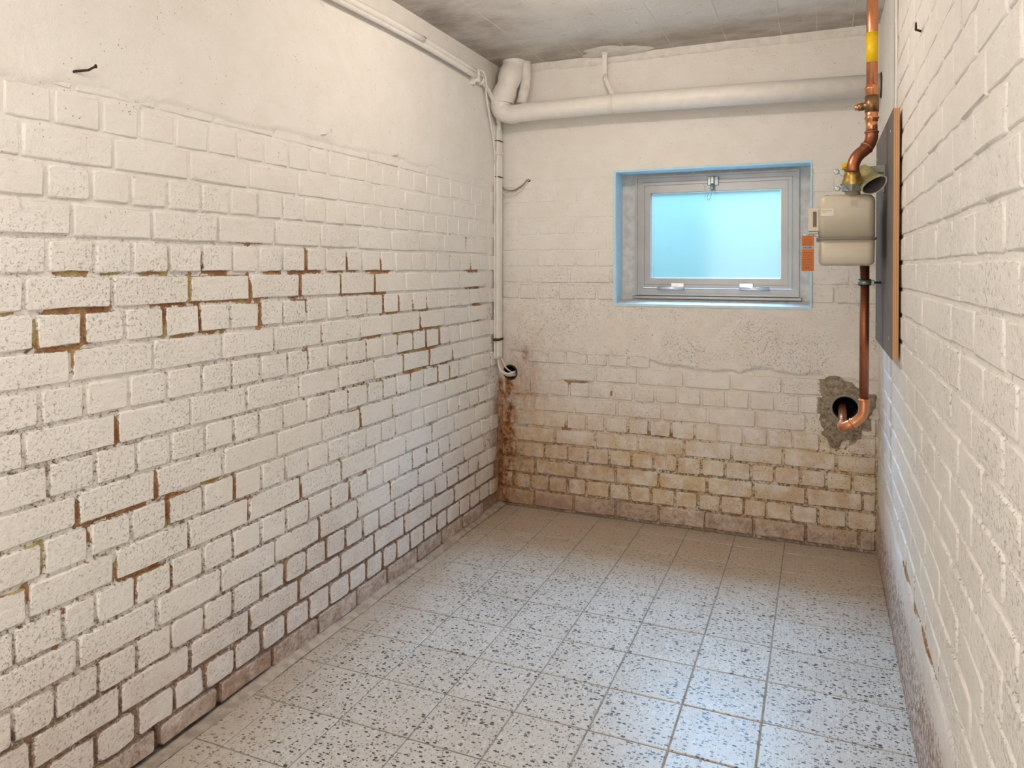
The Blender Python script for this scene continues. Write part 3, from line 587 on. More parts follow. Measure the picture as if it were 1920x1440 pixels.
slab('wall_right_core', 'masonry core behind the right wall', (XR + 0.03, -0.19, 0), (XR + 0.12, YB + 0.1, HC), 'paint_edge')

# ------------------------------------------------------------------ ceiling
cl = tag(MB().box((XL - 0.1, YF - 0.1, HC), (XR + 0.1, YB + 0.3, HC + 0.12)).build('ceiling', 'ceiling'), 'low concrete ceiling, white with brown grime along its edges', kind='structure')
for x in (-1.26, -1.05, -0.836, -0.63, -0.39, -0.16, -0.018, 0.12):
    b = MB(); n = 26; ys = [0.3 + (YB - 0.3) * k / n for k in range(n + 1)]
    b.tube([(x + random.uniform(-.002, .002), y, HC + 0.0005) for y in ys], [random.uniform(0.0008, 0.0026) for _ in ys], 6)
    b.build('board_seam', 'paint_edge', cl)
# plaster rosette round the hanger, lumpy
b = MB(); seg = 36; vs = [(-0.90, 3.365, HC - 0.012)]; fs = []
for ring_i, (k, dz) in enumerate(((0.45, 0.011), (0.8, 0.007), (1.0, 0.0))):
    for s_ in range(seg):
        a = 2 * PI * s_ / seg; rr = k * (1 + 0.16 * math.sin(3 * a + 1) + 0.08 * math.sin(7 * a))
        vs.append((-0.90 + 0.16 * rr * math.cos(a), min(3.43, 3.37 + 0.085 * rr * math.sin(a)), HC - dz + random.uniform(-.001, .001)))
for s_ in range(seg):
    t = (s_ + 1) % seg; fs.append((0, 1 + t, 1 + s_))
    for q in range(2): fs.append((1 + q * seg + s_, 1 + q * seg + t, 1 + (q + 1) * seg + t, 1 + (q + 1) * seg + s_))
b.add(vs, fs, True).build('plaster_patch', 'paint_edge', cl)
# rough fillet between back wall and ceiling
b = MB(); n = 120; vs = []; fs = []
for k in range(n + 1):
    x = XL + (XR - XL) * k / n; h = 0.036 + 0.004 * float(vn(x, 0, 12, 60)) + 0.003 * float(vn(x, 0, 40, 61)); d = 0.013 + 0.004 * float(vn(x, 3, 15, 62))
    vs += [(x, YB + 0.002, HC - h - 0.004), (x, YB - 0.007, HC - h), (x, YB - d, HC - h * 0.45), (x, YB - d - 0.006, HC + 0.001)]
for k in range(n):
    for q in range(3): a = k * 4 + q; fs.append((a, a + 4, a + 5, a + 1))
tag(b.add(vs, fs, True).build('trim_1', 'paint_edge'), 'rough plaster fillet between end wall and ceiling', kind='structure')

# ------------------------------------------------------------------ floor with terrazzo tiles
fl = tag(MB().box((XL - 0.1, YF - 0.1, -0.1), (XR + 0.1, YB + 0.1, -0.0018)).build('floor', 'grout'), 'speckled terrazzo tile floor with grey joints', kind='structure')
xs = [-1.478, -1.392] + [-1.183 + 0.209 * k for k in range(7)]
ys = [1.625 + 0.2105 * k for k in range(-13, 9)] + [YB]
xs[-1] = XR
for i in range(len(xs) - 1):
    for j in range(len(ys) - 1):
        x0, x1, y0, y1 = xs[i] + 0.0018, xs[i + 1] - 0.0018, max(ys[j], YF) + 0.0024, min(ys[j + 1], YB) - 0.0024
        if y1 - y0 < 0.02 or x1 - x0 < 0.02: continue
        dz = random.uniform(-0.0006, 0.0006); tx = random.uniform(-.0016, .0016); ty = random.uniform(-.0016, .0016)
        cx, cy = (x0 + x1) / 2, (y0 + y1) / 2; vs = []; e = 0.0018
        for ins, zz in ((0, -0.012), (0, -0.0018), (e, 0.0)):
            for (px, py) in ((x0 + ins, y0 + ins), (x1 - ins, y0 + ins), (x1 - ins, y1 - ins), (x0 + ins, y1 - ins)):
                vs.append((px - cx + random.uniform(-.0006, .0006), py - cy + random.uniform(-.0006, .0006), zz + dz + tx * (px - cx) + ty * (py - cy)))
        fs = [(a + k, a + (k + 1) % 4, a + 4 + (k + 1) % 4, a + 4 + k) for a in (0, 4) for k in range(4)] + [(8, 9, 10, 11)]
        me = bpy.data.meshes.new('floor_tile'); me.from_pydata(vs, [], fs); link('floor_tile', me, 'terrazzo', fl, (cx, cy, 0))
# mortar fillet along the left wall and the thin one along the back wall
b = MB(); n = 150; vs = []; fs = []
for k in range(n + 1):
    y = -0.2 + (YB + 0.2) * k / n; w = 0.030 + 0.006 * float(vn(y, 0, 6, 70)); h = 0.010 + 0.004 * float(vn(y, 0, 9, 71))
    gap = 0.75 * float(np.exp(-((y - 1.40) / 0.22) ** 2)); h *= (1 - gap)
    vs += [(XL - 0.01, y, h), (XL + 0.004, y, h), (XL + w * 0.6, y, h * 0.55), (XL + w, y, 0.0008)]
for k in range(n):
    for q in range(3): a = k * 4 + q; fs.append((a, a + 4, a + 5, a + 1))
b.add(vs, fs, True).build('mortar_fillet', 'fillet', fl)

# ------------------------------------------------------------------ window_1
w1 = tag(bpy.data.objects.new('window_1', None), 'small aluminium tilt window in a recess tinted blue as if by daylight', kind='structure'); COL.objects.link(w1); w1.location = (-0.472, YB, WZ0)
YR = YB + 0.13
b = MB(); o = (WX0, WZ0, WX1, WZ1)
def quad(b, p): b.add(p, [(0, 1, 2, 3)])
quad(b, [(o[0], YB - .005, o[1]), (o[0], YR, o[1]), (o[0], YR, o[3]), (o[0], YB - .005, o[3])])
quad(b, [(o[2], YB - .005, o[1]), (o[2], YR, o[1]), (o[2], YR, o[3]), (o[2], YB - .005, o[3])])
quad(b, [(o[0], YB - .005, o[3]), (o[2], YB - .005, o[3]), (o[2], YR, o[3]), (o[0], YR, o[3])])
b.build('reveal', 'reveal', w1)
b = MB(); b.add([(o[0], YB - .005, o[1]), (o[2], YB - .005, o[1]), (o[2], YR, o[1] + .022), (o[0], YR, o[1] + .022)], [(0, 1, 2, 3)]); b.build('sill', 'reveal_beige', w1)
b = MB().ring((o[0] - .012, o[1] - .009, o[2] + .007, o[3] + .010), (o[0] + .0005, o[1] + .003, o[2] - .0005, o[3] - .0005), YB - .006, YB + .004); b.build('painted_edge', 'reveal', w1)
fo = (-0.838, 1.078, -0.088, 1.657)
b = MB().ring((o[0] - .01, o[1] - .01, o[2] + .01, o[3] + .01), (fo[0] + .004, fo[1] + .004, fo[2] - .004, fo[3] - .004), YR, YR + 0.05); b.build('back_plaster', 'reveal_beige', w1)
b = MB()
b.ring(fo, (fo[0] + .010, fo[1] + .010, fo[2] - .010, fo[3] - .010), YR - .012, YR + .05)
b.ring((fo[0] + .010, fo[1] + .010, fo[2] - .010, fo[3] - .010), (fo[0] + .030, fo[1] + .034, fo[2] - .028, fo[3] - .030), YR - .006, YR + .05)
b.ring((fo[0] - .012, fo[1] - .016, fo[2] + .012, fo[1] - .004), (fo[0] - .010, fo[1] - .0155, fo[2] + .010, fo[1] - .005), YR - .016, YR)
b.box((fo[0] - .012, YR - .016, fo[1] - .016), (fo[2] + .012, YR, fo[1] - .004))
b.build('frame', 'alu', w1)
so = (fo[0] + .032, fo[1] + .036, fo[2] - .030, fo[3] - .032); gl = (-0.762, 1.160, -0.165, 1.573)
b = MB()
b.ring(so, (so[0] + .014, so[1] + .014, so[2] - .014, so[3] - .014), YR - .016, YR + .035)
b.ring((so[0] + .014, so[1] + .014, so[2] - .014, so[3] - .014), (so[0] + .018, so[1] + .018, so[2] - .018, so[3] - .018), YR - .010, YR + .035)
b.ring((so[0] + .018, so[1] + .018, so[2] - .018, so[3] - .018), gl, YR - .014, YR + .035)
b.build('sash', 'alu', w1)
MB().ring((gl[0] - .002, gl[1] - .002, gl[2] + .002, gl[3] + .002), (gl[0] + .003, gl[1] + .003, gl[2] - .003, gl[3] - .003), YR + .012, YR + .02).build('pane_seal', 'alu_light', w1)
MB().box((gl[0] - .003, YR + .016, gl[1] - .003), (gl[2] + .003, YR + .020, gl[3] + .003)).build('pane', 'pane', w1)
for x0, x1, hx0, hx1 in ((-0.725, -0.600, -0.660, -0.600), (-0.345, -0.215, -0.345, -0.285)):
    b = MB().tube([(x0, YR - .026, 1.112), (x1, YR - .026, 1.112)], 0.0085, 12); b.box((hx0, YR - .022, 1.112), (hx1, YR - .014, 1.138), .001)
    h = b.build('hinge', 'alu_light', w1)
b = MB().box((-0.492, YR - .024, 1.598), (-0.440, YR - .006, 1.640), .003); b.box((-0.476, YR - .040, 1.586), (-0.458, YR - .018, 1.640), .004)
lt = b.build('latch', 'steel', w1)
MB().tube([(-0.467, YR - .036, 1.600), (-0.467, YR - .048, 1.585), (-0.466, YR - .052, 1.568)], [.009, .008, .006], 10).build('latch_lever', 'steel', w1)
b = MB().tube(spline([(-0.508, YR - .03, 1.604), (-0.500, YR - .034, 1.575), (-0.497, YR - .036, 1.552), (-0.503, YR - .036, 1.540)]), .0009, 5)
b.tube(spline([(-0.477, YR - .04, 1.59), (-0.486, YR - .04, 1.555), (-0.490, YR - .04, 1.535), (-0.480, YR - .04, 1.528), (-0.470, YR - .04, 1.555), (-0.466, YR - .045, 1.575)]), .0009, 5).build('pull_wire', 'steel', w1)
# the light well outside
lw = tag(bpy.data.objects.new('wall_lightwell', None), 'darkened walls of the light well outside the window', kind='structure'); COL.objects.link(lw); lw.location = (-0.47, 4.4, 0.75)
MB().box((-1.7, 5.2, 0.7), (0.8, 5.25, 3.0)).build('well_wall', 'well', lw)
MB().box((-1.75, YB + 0.22, 0.7), (-1.7, 5.2, 3.0)).build('well_wall', 'well', lw)
MB().box((0.8, YB + 0.22, 0.7), (0.85, 5.2, 3.0)).build('well_wall', 'well', lw)
MB().box((-1.75, YB + 0.20, 0.65), (0.85, 5.2, 0.75)).build('well_floor', 'well', lw)
b = MB()
b.ring((-1.75, 0.7, 0.85, 3.0), (fo[0] + .004, fo[1] + .004, fo[2] - .004, fo[3] - .004), YB + 0.185, YB + 0.22).build('outer_skin', 'paint_edge', lw)

# ------------------------------------------------------------------ holes through the end wall
def hole(name, label, h, mring, parts):
    t = thing(name, label, 'hole', (h[0], YB, h[1]))
    MB().lathe((h[0], YB, h[1]), (0, 1, 0), parts, 32).build('sleeve', mring, t)
    MB().lathe((h[0], YB, h[1]), (0, 1, 0), [(0.006, h[2] - 0.003), (0.17, h[2] - 0.003), (0.171, 0.0001)], 32).build('dark_bore', 'dark', t)
    return t
hole('wall_sleeve', 'grey pipe sleeve cemented into the end wall, copper pipe entering it', HR, 'pvc', [(0.10, HR[2] + .006), (-0.006, HR[2] + .006), (-0.008, HR[2] + .003), (-0.006, HR[2] - .003), (0.10, HR[2] - .003)])
hole('cable_opening', 'round dark opening in the rusty corner with cables going in', HL, 'dark_brown', [(0.05, HL[2] + .006), (-0.003, HL[2] + .006), (-0.005, HL[2] + .001), (-0.003, HL[2] - .002), (0.06, HL[2] - .002)])

# ------------------------------------------------------------------ big painted duct under the ceiling
YD = 3.318
t = thing('duct_pipe', 'thick white painted pipe running along the end wall below the ceiling', 'pipe', (-0.6, YD, 1.90))
pp = spline([(-1.437, YD, 2.07), (-1.452, YD, 2.03), (-1.445, YD, 1.985), (-1.395, YD, 1.962), (-1.30, YD, 1.966), (-0.875, YD, 1.969)], 8)
MB().tube(pp, [0.056 - 0.012 * min(1, k / (len(pp) * 0.7)) for k in range(len(pp))], 28).build('bend', 'paint', t)
MB().tube([(-0.885, YD, 1.969), (-0.88, YD, 1.969), (-0.4, YD, 1.962), (0.232, YD, 1.949)], [0.0440, 0.0455, 0.0455, 0.0455], 28).build('pipe', 'paint', t)
b = MB().tube(spline([(-1.395, YD + .03, 2.235), (-1.40, YD + .02, 2.19), (-1.415, YD + .005, 2.12), (-1.435, YD, 2.06), (-1.440, YD, 2.02)], 6), [0.050 + 0.008 * abs(math.cos(k * .35)) for k in range(25)], 24)
b.build('riser', 'paint', t)
MB().tube(spline([(-1.345, YD + .06, 2.235), (-1.347, YD + .06, 2.12), (-1.365, YD + .05, 2.02)], 5), 0.026, 14).build('riser_fillet', 'paint_edge', t)
MB().lathe((0.219, YD, 1.949), (1, 0, 0), [(0, .0457), (0.004, .052), (0.009, .054)], 24).build('wall_collar', 'dark_brown', t)
h = thing('hanger_strap', 'white painted iron strap holding the thick pipe from the ceiling', 'strap', (-0.935, 3.36, HC))
MB().box((-0.946, 3.345, 2.105), (-0.924, 3.353, HC), .001).build('upper_strap', 'paint', h)
r = Matrix.Rotation(math.radians(-28), 3, 'Y')
b = MB(); b.tube([(-0.935, 3.349, 2.118), (-0.928, 3.340, 2.09), (-0.890, 3.318, 2.012), (-0.880, 3.310, 1.995)], .0105, 10, True, 0.5); b.build('lower_strap', 'paint', h)
MB().tube([(-0.950, 3.349, 2.222), (-0.92, 3.349, 2.2235)], .014, 10).build('ceiling_lug', 'paint', h)

# ------------------------------------------------------------------ conduit and cables at the left
def zc(y): return 2.100 + 0.018 * math.exp(-((y - 2.55) / 0.6) ** 2)
t = thing('wall_conduit', 'white painted double conduit along the top of the left wall', 'conduit', (XL, 1.8, 2.1))
for dz, rr in ((0.0105, 0.0115), (-0.0110, 0.0125)):
    b = MB(); yy = [0.2 + (3.115 - 0.2) * k / 24 for k in range(25)]
    b.tube([(XL + 0.034, y, zc(y) + dz) for y in yy], rr, 14).build('tube', 'paint', t)
b = MB(); yy = [0.2 + (2.568 - 0.2) * k / 20 for k in range(21)]
b.tube([(XL + 0.034, y, zc(y)) for y in yy], 0.0255, 16, True, 0.62)
MB_s = b.build('sleeve', 'paint', t)
MB().tube([(XL + 0.034, 2.566, zc(2.57) + .002), (XL + 0.034, 2.571, zc(2.57) + .002)], 0.0250, 16, True, 0.62).build('joint_gap', 'dark_brown', t)
b = MB().box((XL + 0.004, 3.075, 2.072), (XL + 0.048, 3.098, 2.130), .003); b.box((XL + .004, 3.070, 2.062), (XL + .030, 3.088, 2.078), .002); b.build('clip', 'paint', t)
MB().tube([(XL + .034, 3.083, 2.066), (XL + .045, 3.083, 2.064)], .004, 8).build('clip_screw', 'steel', t)
t = thing('thin_cable', 'thin white painted cable curving from conduit end down to the corner bundle', 'cable', (XL + .03, 3.1, 2.1))
MB().tube(spline([(XL + .030, 3.085, 2.128), (XL + .050, 3.12, 2.128), (XL + .048, 3.16, 2.09), (XL + .030, 3.20, 2.04), (XL + .020, 3.26, 1.95), (XL + .018, 3.31, 1.84), (XL + .016, 3.335, 1.74)]), .0042, 8).build('cable', 'paint', t)
t = thing('thick_cable', 'thick white painted cable bending behind the pipe elbow', 'cable', (XL + .03, 3.15, 2.1))
MB().tube(spline([(XL + .026, 3.115, 2.105), (XL + .030, 3.20, 2.078), (XL + .026, 3.30, 2.02), (XL + .024, 3.355, 1.95), (XL + .022, 3.372, 1.90)]), .0105, 12).build('cable', 'paint', t)
MB().lathe((XL + .026, 3.140, 2.098), (0, 1, -.25), [(0, .015), (.002, .019), (.02, .019), (.022, .013)], 14).build('end_bush', 'paint', t)
t = thing('cable_bundle', 'bundle of white painted cables running down the left corner', 'cables', (XL + .015, 3.375, 0.76))
for k, (dy, rr) in enumerate(((0.0, .0085), (0.017, .0085), (0.034, .008))):
    MB().tube(spline([(XL + .018, 3.362 + dy, 1.925), (XL + .018 + .002 * k, 3.358 + dy, 1.6), (XL + .017, 3.362 + dy, 1.2), (XL + .018, 3.360 + dy, 0.90), (XL + .018, 3.364 + dy, 0.755)]), rr, 10).build('cable', 'paint', t)
for z in (1.845, 1.665):
    MB().tube([(XL + .003, 3.352, z + .001), (XL + .029, 3.352, z), (XL + .029, 3.402, z), (XL + .003, 3.404, z - .001)], .0025, 6).build('cable_tie', 'dark_brown', t)
MB().box((XL + .003, 3.345, 1.775), (XL + .032, 3.406, 1.797), .004).build('clip', 'paint', t)
MB().box((XL + .002, 3.340, 0.845), (XL + .030, 3.410, 0.857), .002).build('rusty_clip', 'dark_brown', t)
MB().box((XL + .001, 3.35, 0.755), (XL + .010, 3.405, 1.92), .001).build('backing_strip', 'paint_edge', t)
for k, (lab, pts, rr, mm) in enumerate((
    ('thicker dirty pink cable looping from the corner bundle into the dark opening', [(XL + .020, 3.375, 0.765), (XL + .022, 3.385, 0.73), (XL + .030, 3.395, 0.690), (XL + .052, 3.410, 0.668), (XL + .080, 3.445, 0.668), (XL + .085, 3.52, 0.672)], .0075, 'pink_cable'),
    ('upper slack white cable entering the dark opening', [(XL + .018, 3.396, 0.765), (XL + .030, 3.402, 0.735), (XL + .040, 3.415, 0.705), (XL + .060, 3.440, 0.682), (XL + .075, 3.50, 0.675)], .0035, 'paint'),
    ('lower white cable lying on the pink one at the dark opening', [(XL + .014, 3.370, 0.765), (XL + .017, 3.378, 0.72), (XL + .028, 3.388, 0.688), (XL + .055, 3.408, 0.676), (XL + .078, 3.445, 0.682), (XL + .085, 3.50, 0.682)], .0045, 'paint'))):
    t = thing('loose_cable', lab, 'cable', pts[0]); MB().tube(spline(pts), rr, 10).build('cable', mm, t)
for dz, lab in ((0.0, 'upper grey cable sagging between corner bundle and end wall'), (-0.022, 'lower grey cable sagging between corner bundle and end wall')):
    t = thing('grey_cable', lab, 'cable', (-1.48, 3.42, 1.62))
    MB().tube(spline([(XL + .025, 3.395, 1.617 + dz), (-1.465, 3.415, 1.603 + dz), (-1.425, 3.425, 1.603 + dz), (-1.385, 3.430, 1.625 + dz * .8), (-1.357, 3.437, 1.652 + dz * .2), (-1.350, 3.46, 1.658)]), .0042 if dz == 0 else .0030, 8).build('cable', 'grey_cable' if dz == 0 else 'paint_edge', t)
MB().lathe((-1.354, YB + .003, 1.655), (0, -1, 0), [(0, .014), (.0045, .010), (.002, .006), (-.02, .005)], 12).build('cable_mouth', 'dark_brown', t)
# ------------------------------------------------------------------ nails
for k, (y, z, lab, dy, dz_) in enumerate(((1.118, 1.645, 'rusty bent nail under the plaster edge, nearest to the camera', 0.030, 0.012), (1.975, 1.652, 'painted nail in the middle of the left wall', 0.024, 0.010), (2.415, 1.648, 'painted nail on the left wall furthest from the camera', 0.022, 0.008))):
    t = thing('nail', lab, 'nail', (XL, y, z), 'nails along the plaster edge')
    MB().tube([(XL - .01, y - .012, z - .012), (XL + .006, y - .006, z - .006), (XL + .020, y + dy * .5, z), (XL + .024, y + dy, z + dz_)], [.003, .0032, .0028, .0024], 8).build('shank', 'dark_brown' if k == 0 else 'paint', t)
    MB().lathe((XL + .024, y + dy, z + dz_), (0.3, 1, .3), [(-.001, .0001), (-.001, .0045), (.0015, .0045), (.0016, .0001)], 10).build('nail_head', 'dark_brown' if k == 0 else 'paint', t)
t = thing('nail', 'small rusty nail high on the right wall above the board', 'nail', (XR, 2.06, 1.80))
MB().tube([(XR + .01, 2.10, 1.80), (XR - .012, 2.07, 1.80), (XR - .016, 2.03, 1.805)], [.003, .003, .002], 8).build('shank', 'dark_brown', t)
# painted cable on the right wall
t = thing('wall_cable', 'thin painted cable running down the right wall to the board', 'cable', (XR, 2.665, 1.7))
MB().tube(spline([(XR - .004, 2.662, HC), (XR - .005, 2.668, 2.05), (XR - .004, 2.660, 1.9), (XR - .005, 2.664, 1.70)]), .0042, 8).build('cable', 'paint', t)

# ------------------------------------------------------------------ backing board on the right wall
BX0, BX1, BY0, BY1, BZ0, BZ1 = 0.203, 0.2215, 2.515, 3.235, 0.928, 1.697
t = thing('plywood_board', 'dark faced plywood board fixed to the right wall behind the meter', 'board', (BX0, (BY0 + BY1) / 2, BZ0))
MB().box((BX0 + .0012, BY0, BZ0), (BX1, BY1, BZ1), .0008).build('panel', 'ply', t)
MB().box((BX0, BY0 + .0006, BZ0 + .0006), (BX0 + .0013, BY1 - .0006, BZ1 - .0006)).build('facing', 'board', t)
for (y, z) in ((2.60, 1.64), (2.62, 0.985), (3.17, 1.63), (3.17, 0.99)):
    MB().lathe((BX0, y, z), (-1, 0, 0), [(0, .006), (.0012, .0055), (.0018, .003), (.0019, .0001)], 12).build('screw', 'steel', t)

# ------------------------------------------------------------------ copper gas pipe from the ceiling
GX, GY = 0.155, 2.70
def collar(b, c, ax, r, L=0.004):
    return b.lathe(c, ax, [(-L, r), (-L * .6, r + .0022), (0, r + .003), (L * .6, r + .0022), (L, r)], 20)
t = thing('gas_pipe', 'shiny copper pipe coming down from the ceiling to the meter', 'pipe', (GX, GY, 1.55))
MB().tube([(GX, GY, HC + .01), (GX, GY, 1.795)], .0178, 24).build('upper_pipe', 'copper', t)
MB().tube([(GX, GY, 1.985), (GX, GY, 1.888)], .0184, 24).build('yellow_band', 'yellow', t)
b = MB().lathe((GX, GY, 1.812), (0, 0, -1), [(0, .0178), (.001, .0195), (.006, .0195), (.009, .0225), (.013, .0225), (.016, .0195), (.034, .0195), (.035, .0178)], 24)
b.build('press_fitting', 'copper', t); tee = thing
b = MB().tube([(GX, GY, 1.777), (GX, GY, 1.723)], .0215, 20); b.tube([(GX, GY, 1.747), (GX - .026, GY, 1.745)], .0135, 16); b.tube([(GX - .024, GY, 1.745), (GX - .042, GY, 1.743)], [.0135, .0125], 8)
te = b.build('tee_piece', 'bronze', t)
MB().lathe((GX - .042, GY, 1.743), (-1, 0, -.03), [(0, .0095), (.009, .0095), (.0095, .0075), (.0096, .0001)], 14).build('test_plug', 'copper', te)
b = MB().lathe((GX, GY, 1.724), (0, 0, -1), [(0, .0195), (.014, .0195), (.017, .0225), (.021, .0225), (.024, .0195), (.030, .0195), (.031, .0178)], 24); b.build('press_fitting', 'copper', t)
MB().tube([(GX, GY, 1.70), (GX, GY, 1.655)], .0178, 24).build('middle_pipe', 'copper', t)
b = MB(); e = spline([(GX, GY, 1.660), (GX, GY - .001, 1.640), (GX - .008, GY - .008, 1.617), (GX - .022, GY - .020, 1.598), (GX - .038, GY - .034, 1.583), (GX - .050, GY - .044, 1.566), (GX - .057, GY - .048, 1.545), (GX - .058, GY - .048, 1.527)], 5)
b.tube(e, .0195, 22); el = b.build('elbow', 'copper_old', t)
for c_, a_ in (((GX, GY, 1.658), (0, 0, 1)), ((GX - .016, GY - .014, 1.606), (-.55, -.45, -.65))): collar(MB(), c_, a_, .0195).build('elbow_bead', 'copper_old', t)
# ------------------------------------------------------------------ gas meter
mx0, mx1, my0, my1 = -0.006, 0.168, 2.70, 2.99
t = thing('gas_meter', 'beige sheet metal gas meter hanging between window and board', 'meter', (0.081, 2.84, 1.218))
UC = Vector((0.097, 2.672, 1.49))
def shell(b, z0, z1, r, top):
    """rounded-box pressing, corner radius r in plan, drawn in rings"""
    prof = [(0, z0), (0, z1)] if not top else None
    rings = ([(0, z0), (0, z1 - .022), (.003, z1 - .010), (.012, z1 - .002), (.030, z1 + .002)] if top else [(.022, z0), (.008, z0 + .003), (.001, z0 + .012), (0, z1)])
    n = 6; vs = []; fs = []
    for ins, z in rings:
        for (cx, cy, a0) in ((mx1 - r, my1 - r, 0), (mx0 + r, my1 - r, 90), (mx0 + r, my0 + r, 180), (mx1 - r, my0 + r, 270)):
            for k in range(n + 1):
                a = math.radians(a0 + 90 * k / n); rr = max(r - ins, .002); e_ = 0 if r - ins > .002 else (ins - r + .002)
                vs.append((cx + rr * math.cos(a) - math.copysign(e_, math.cos(a)) * 1, cy + rr * math.sin(a) - math.copysign(e_, math.sin(a)) * 1, z))
    m_ = 4 * (n + 1)
    for i in range(len(rings) - 1):
        for k in range(m_): fs.append((i * m_ + k, i * m_ + (k + 1) % m_, (i + 1) * m_ + (k + 1) % m_, (i + 1) * m_ + k))
    b.add(vs, fs, True); b.add(vs[-m_:], [tuple(range(m_))]); b.add(vs[:m_], [tuple(range(m_ - 1, -1, -1))]); return b
shell(MB(), 1.309, 1.456, .024, True).build('upper_shell', 'meter', t)
shell(MB(), 1.218, 1.309, .024, False).build('lower_shell', 'meter', t)
def rrect(x0, x1, y0, y1, r, n=5):
    P = []
    for (cx, cy, a0) in ((x1 - r, y1 - r, 0), (x0 + r, y1 - r, 90), (x0 + r, y0 + r, 180), (x1 - r, y0 + r, 270)):
        for k in range(n + 1): a = math.radians(a0 + 90 * k / n); P.append((cx + r * math.cos(a), cy + r * math.sin(a)))
    return P
def plate_xy(b, P, z0, z1):
    n = len(P); vs = [(x, y, z) for z in (z0, z1) for x, y in P]
    return b.add(vs, [(k, (k + 1) % n, n + (k + 1) % n, n + k) for k in range(n)] + [tuple(range(n)), tuple(range(2 * n - 1, n - 1, -1))])
plate_xy(MB(), rrect(mx0 - .007, mx1 + .007, my0 - .007, my1 + .007, .028), 1.3065, 1.3115).build('seam_flange', 'seam', t)
b = MB().lathe((0.097, 2.745, 1.452), (0, 0, 1), [(0, .040), (.006, .030), (.016, .026), (.034, .026)], 24); b.build('neck', 'meter', t)
b = MB().lathe((0.097, 2.93, 1.452), (0, 0, 1), [(0, .040), (.006, .030), (.016, .026), (.034, .026), (.035, .0001)], 24); b.build('neck', 'meter', t)
MB().box((-0.038, 2.715, 1.333), (mx0 + .004, 2.90, 1.414), .004).build('index_housing', 'meter_light', t)
MB().box((-0.0235, 2.7135, 1.350), (-0.012, 2.716, 1.402), .0005).build('index_slot', 'ink', t)
MB().box((-0.036, 2.70, 1.326), (mx0, 2.73, 1.332), .001).build('index_bracket', 'steel', t)
lb = MB().box((-0.0045 + .006, my0 - .0012, 1.3855), (0.041, my0 + .0006, 1.4100)).build('label', 'white', t)
b = MB()
for z, x1 in ((1.4035, .034), (1.3985, .018)):
    x = .0045
    while x < x1: wd = random.uniform(.001, .0035); b.box((x, my0 - .0014, z - .0008), (x + wd, my0 - .0011, z + .0008)); x += wd + .001
tag(b.build('label_print', 'ink', lb), kind='stuff')
# union nut, valve body, handle on top of the meter
t = thing('meter_union', 'galvanised union nut and brass coupling on top of the gas meter', 'fitting', (0.097, 2.70, 1.47))
b = MB().lathe((0.097, 2.712, 1.466), (0, 0, 1), [(0, .027), (.001, .031), (.020, .033), (.023, .037), (.026, .037), (.027, .028)], 8, False); b.build('union_nut', 'steel', t)
b = MB().lathe((0.097, 2.690, 1.492), (0, -.25, 1), [(0, .031), (.010, .031), (.014, .028), (.026, .027), (.032, .024), (.040, .0215)], 20); b.build('coupling', 'brass', t)
MB().box((0.066, 2.735, 1.545), (0.106, 2.775, 1.566), .003).build('yellow_cap', 'yellow', t)
MB().tube([(0.090, 2.755, 1.50), (0.090, 2.755, 1.548)], .016, 16).build('valve_body', 'brass', t)
for k, (x, z) in enumerate(((0.049, 1.5285), (0.052, 1.4725))):
    s = thing('wire_seal', 'lead seal on a wire %s the union nut' % ('above and left of' if k == 0 else 'just left of'), 'seal', (x, 2.665, z))
    MB().lathe((x, 2.668, z), (0, -1, 0), [(0, .0001), (0, .0075), (.001, .0088), (.004, .0088), (.005, .006), (.0045, .0001)], 16).build('seal_disc', 'steel', s)
    MB().tube(spline([(x + .007, 2.67, z + .002), (x + .022, 2.67, z + .012), (x + .035, 2.68, z + .016 - .02 * k), (x + .020, 2.67, z - .014 + .02 * k), (x + .006, 2.67, z - .002)]), .0011, 6).build('seal_wire', 'steel', s)
# orange tag
t = thing('orange_tag', 'orange plastic tag with a pale band hanging left of the meter', 'tag', (-0.039, 2.69, 1.20))
b = MB(); P = rrect(-.0195, .0195, 0, .121, .004); n = len(P)
vs = [(-.039 + x, 2.688 + y_, 1.199 + z) for y_ in (0, .0016) for x, z in P]
b.add(vs, [(k, (k + 1) % n, n + (k + 1) % n, n + k) for k in range(n)] + [tuple(range(n)), tuple(range(2 * n - 1, n - 1, -1))]); b.build('plate', 'orange', t)
bd = MB().box((-.0575, 2.6872, 1.2735), (-.0205, 2.6881, 1.2845)).build('band', 'tagband', t)
b = MB(); x = -.054
while x < -.026: wd = random.uniform(.0018, .0035); b.box((x, 2.6868, 1.2755), (x + wd, 2.6873, 1.2825)); x += wd + .0012
tag(b.build('band_print', 'ink', bd), kind='stuff')
b = MB()
for z in (1.305, 1.297, 1.289, 1.262, 1.254, 1.246, 1.238, 1.230, 1.222, 1.212, 1.207):
    x = -.053
    while x < -.029: wd = random.uniform(.003, .008); b.box((x, 2.6875, z - .0012), (x + wd, 2.6881, z + .0012)); x += wd + .0015
tag(b.build('print', 'orange_dark', t), kind='stuff')
MB().box((-.054, 2.6885, 1.317), (-.044, 2.692, 1.328), .001).build('clip', 'steel', t)
MB().tube(spline([(-.039, 2.687, 1.3155), (-.036, 2.684, 1.322), (-.026, 2.69, 1.324), (-.012, 2.698, 1.316), (-.004, 2.70, 1.312)]), .0014, 6).build('tie', 'steel', t)
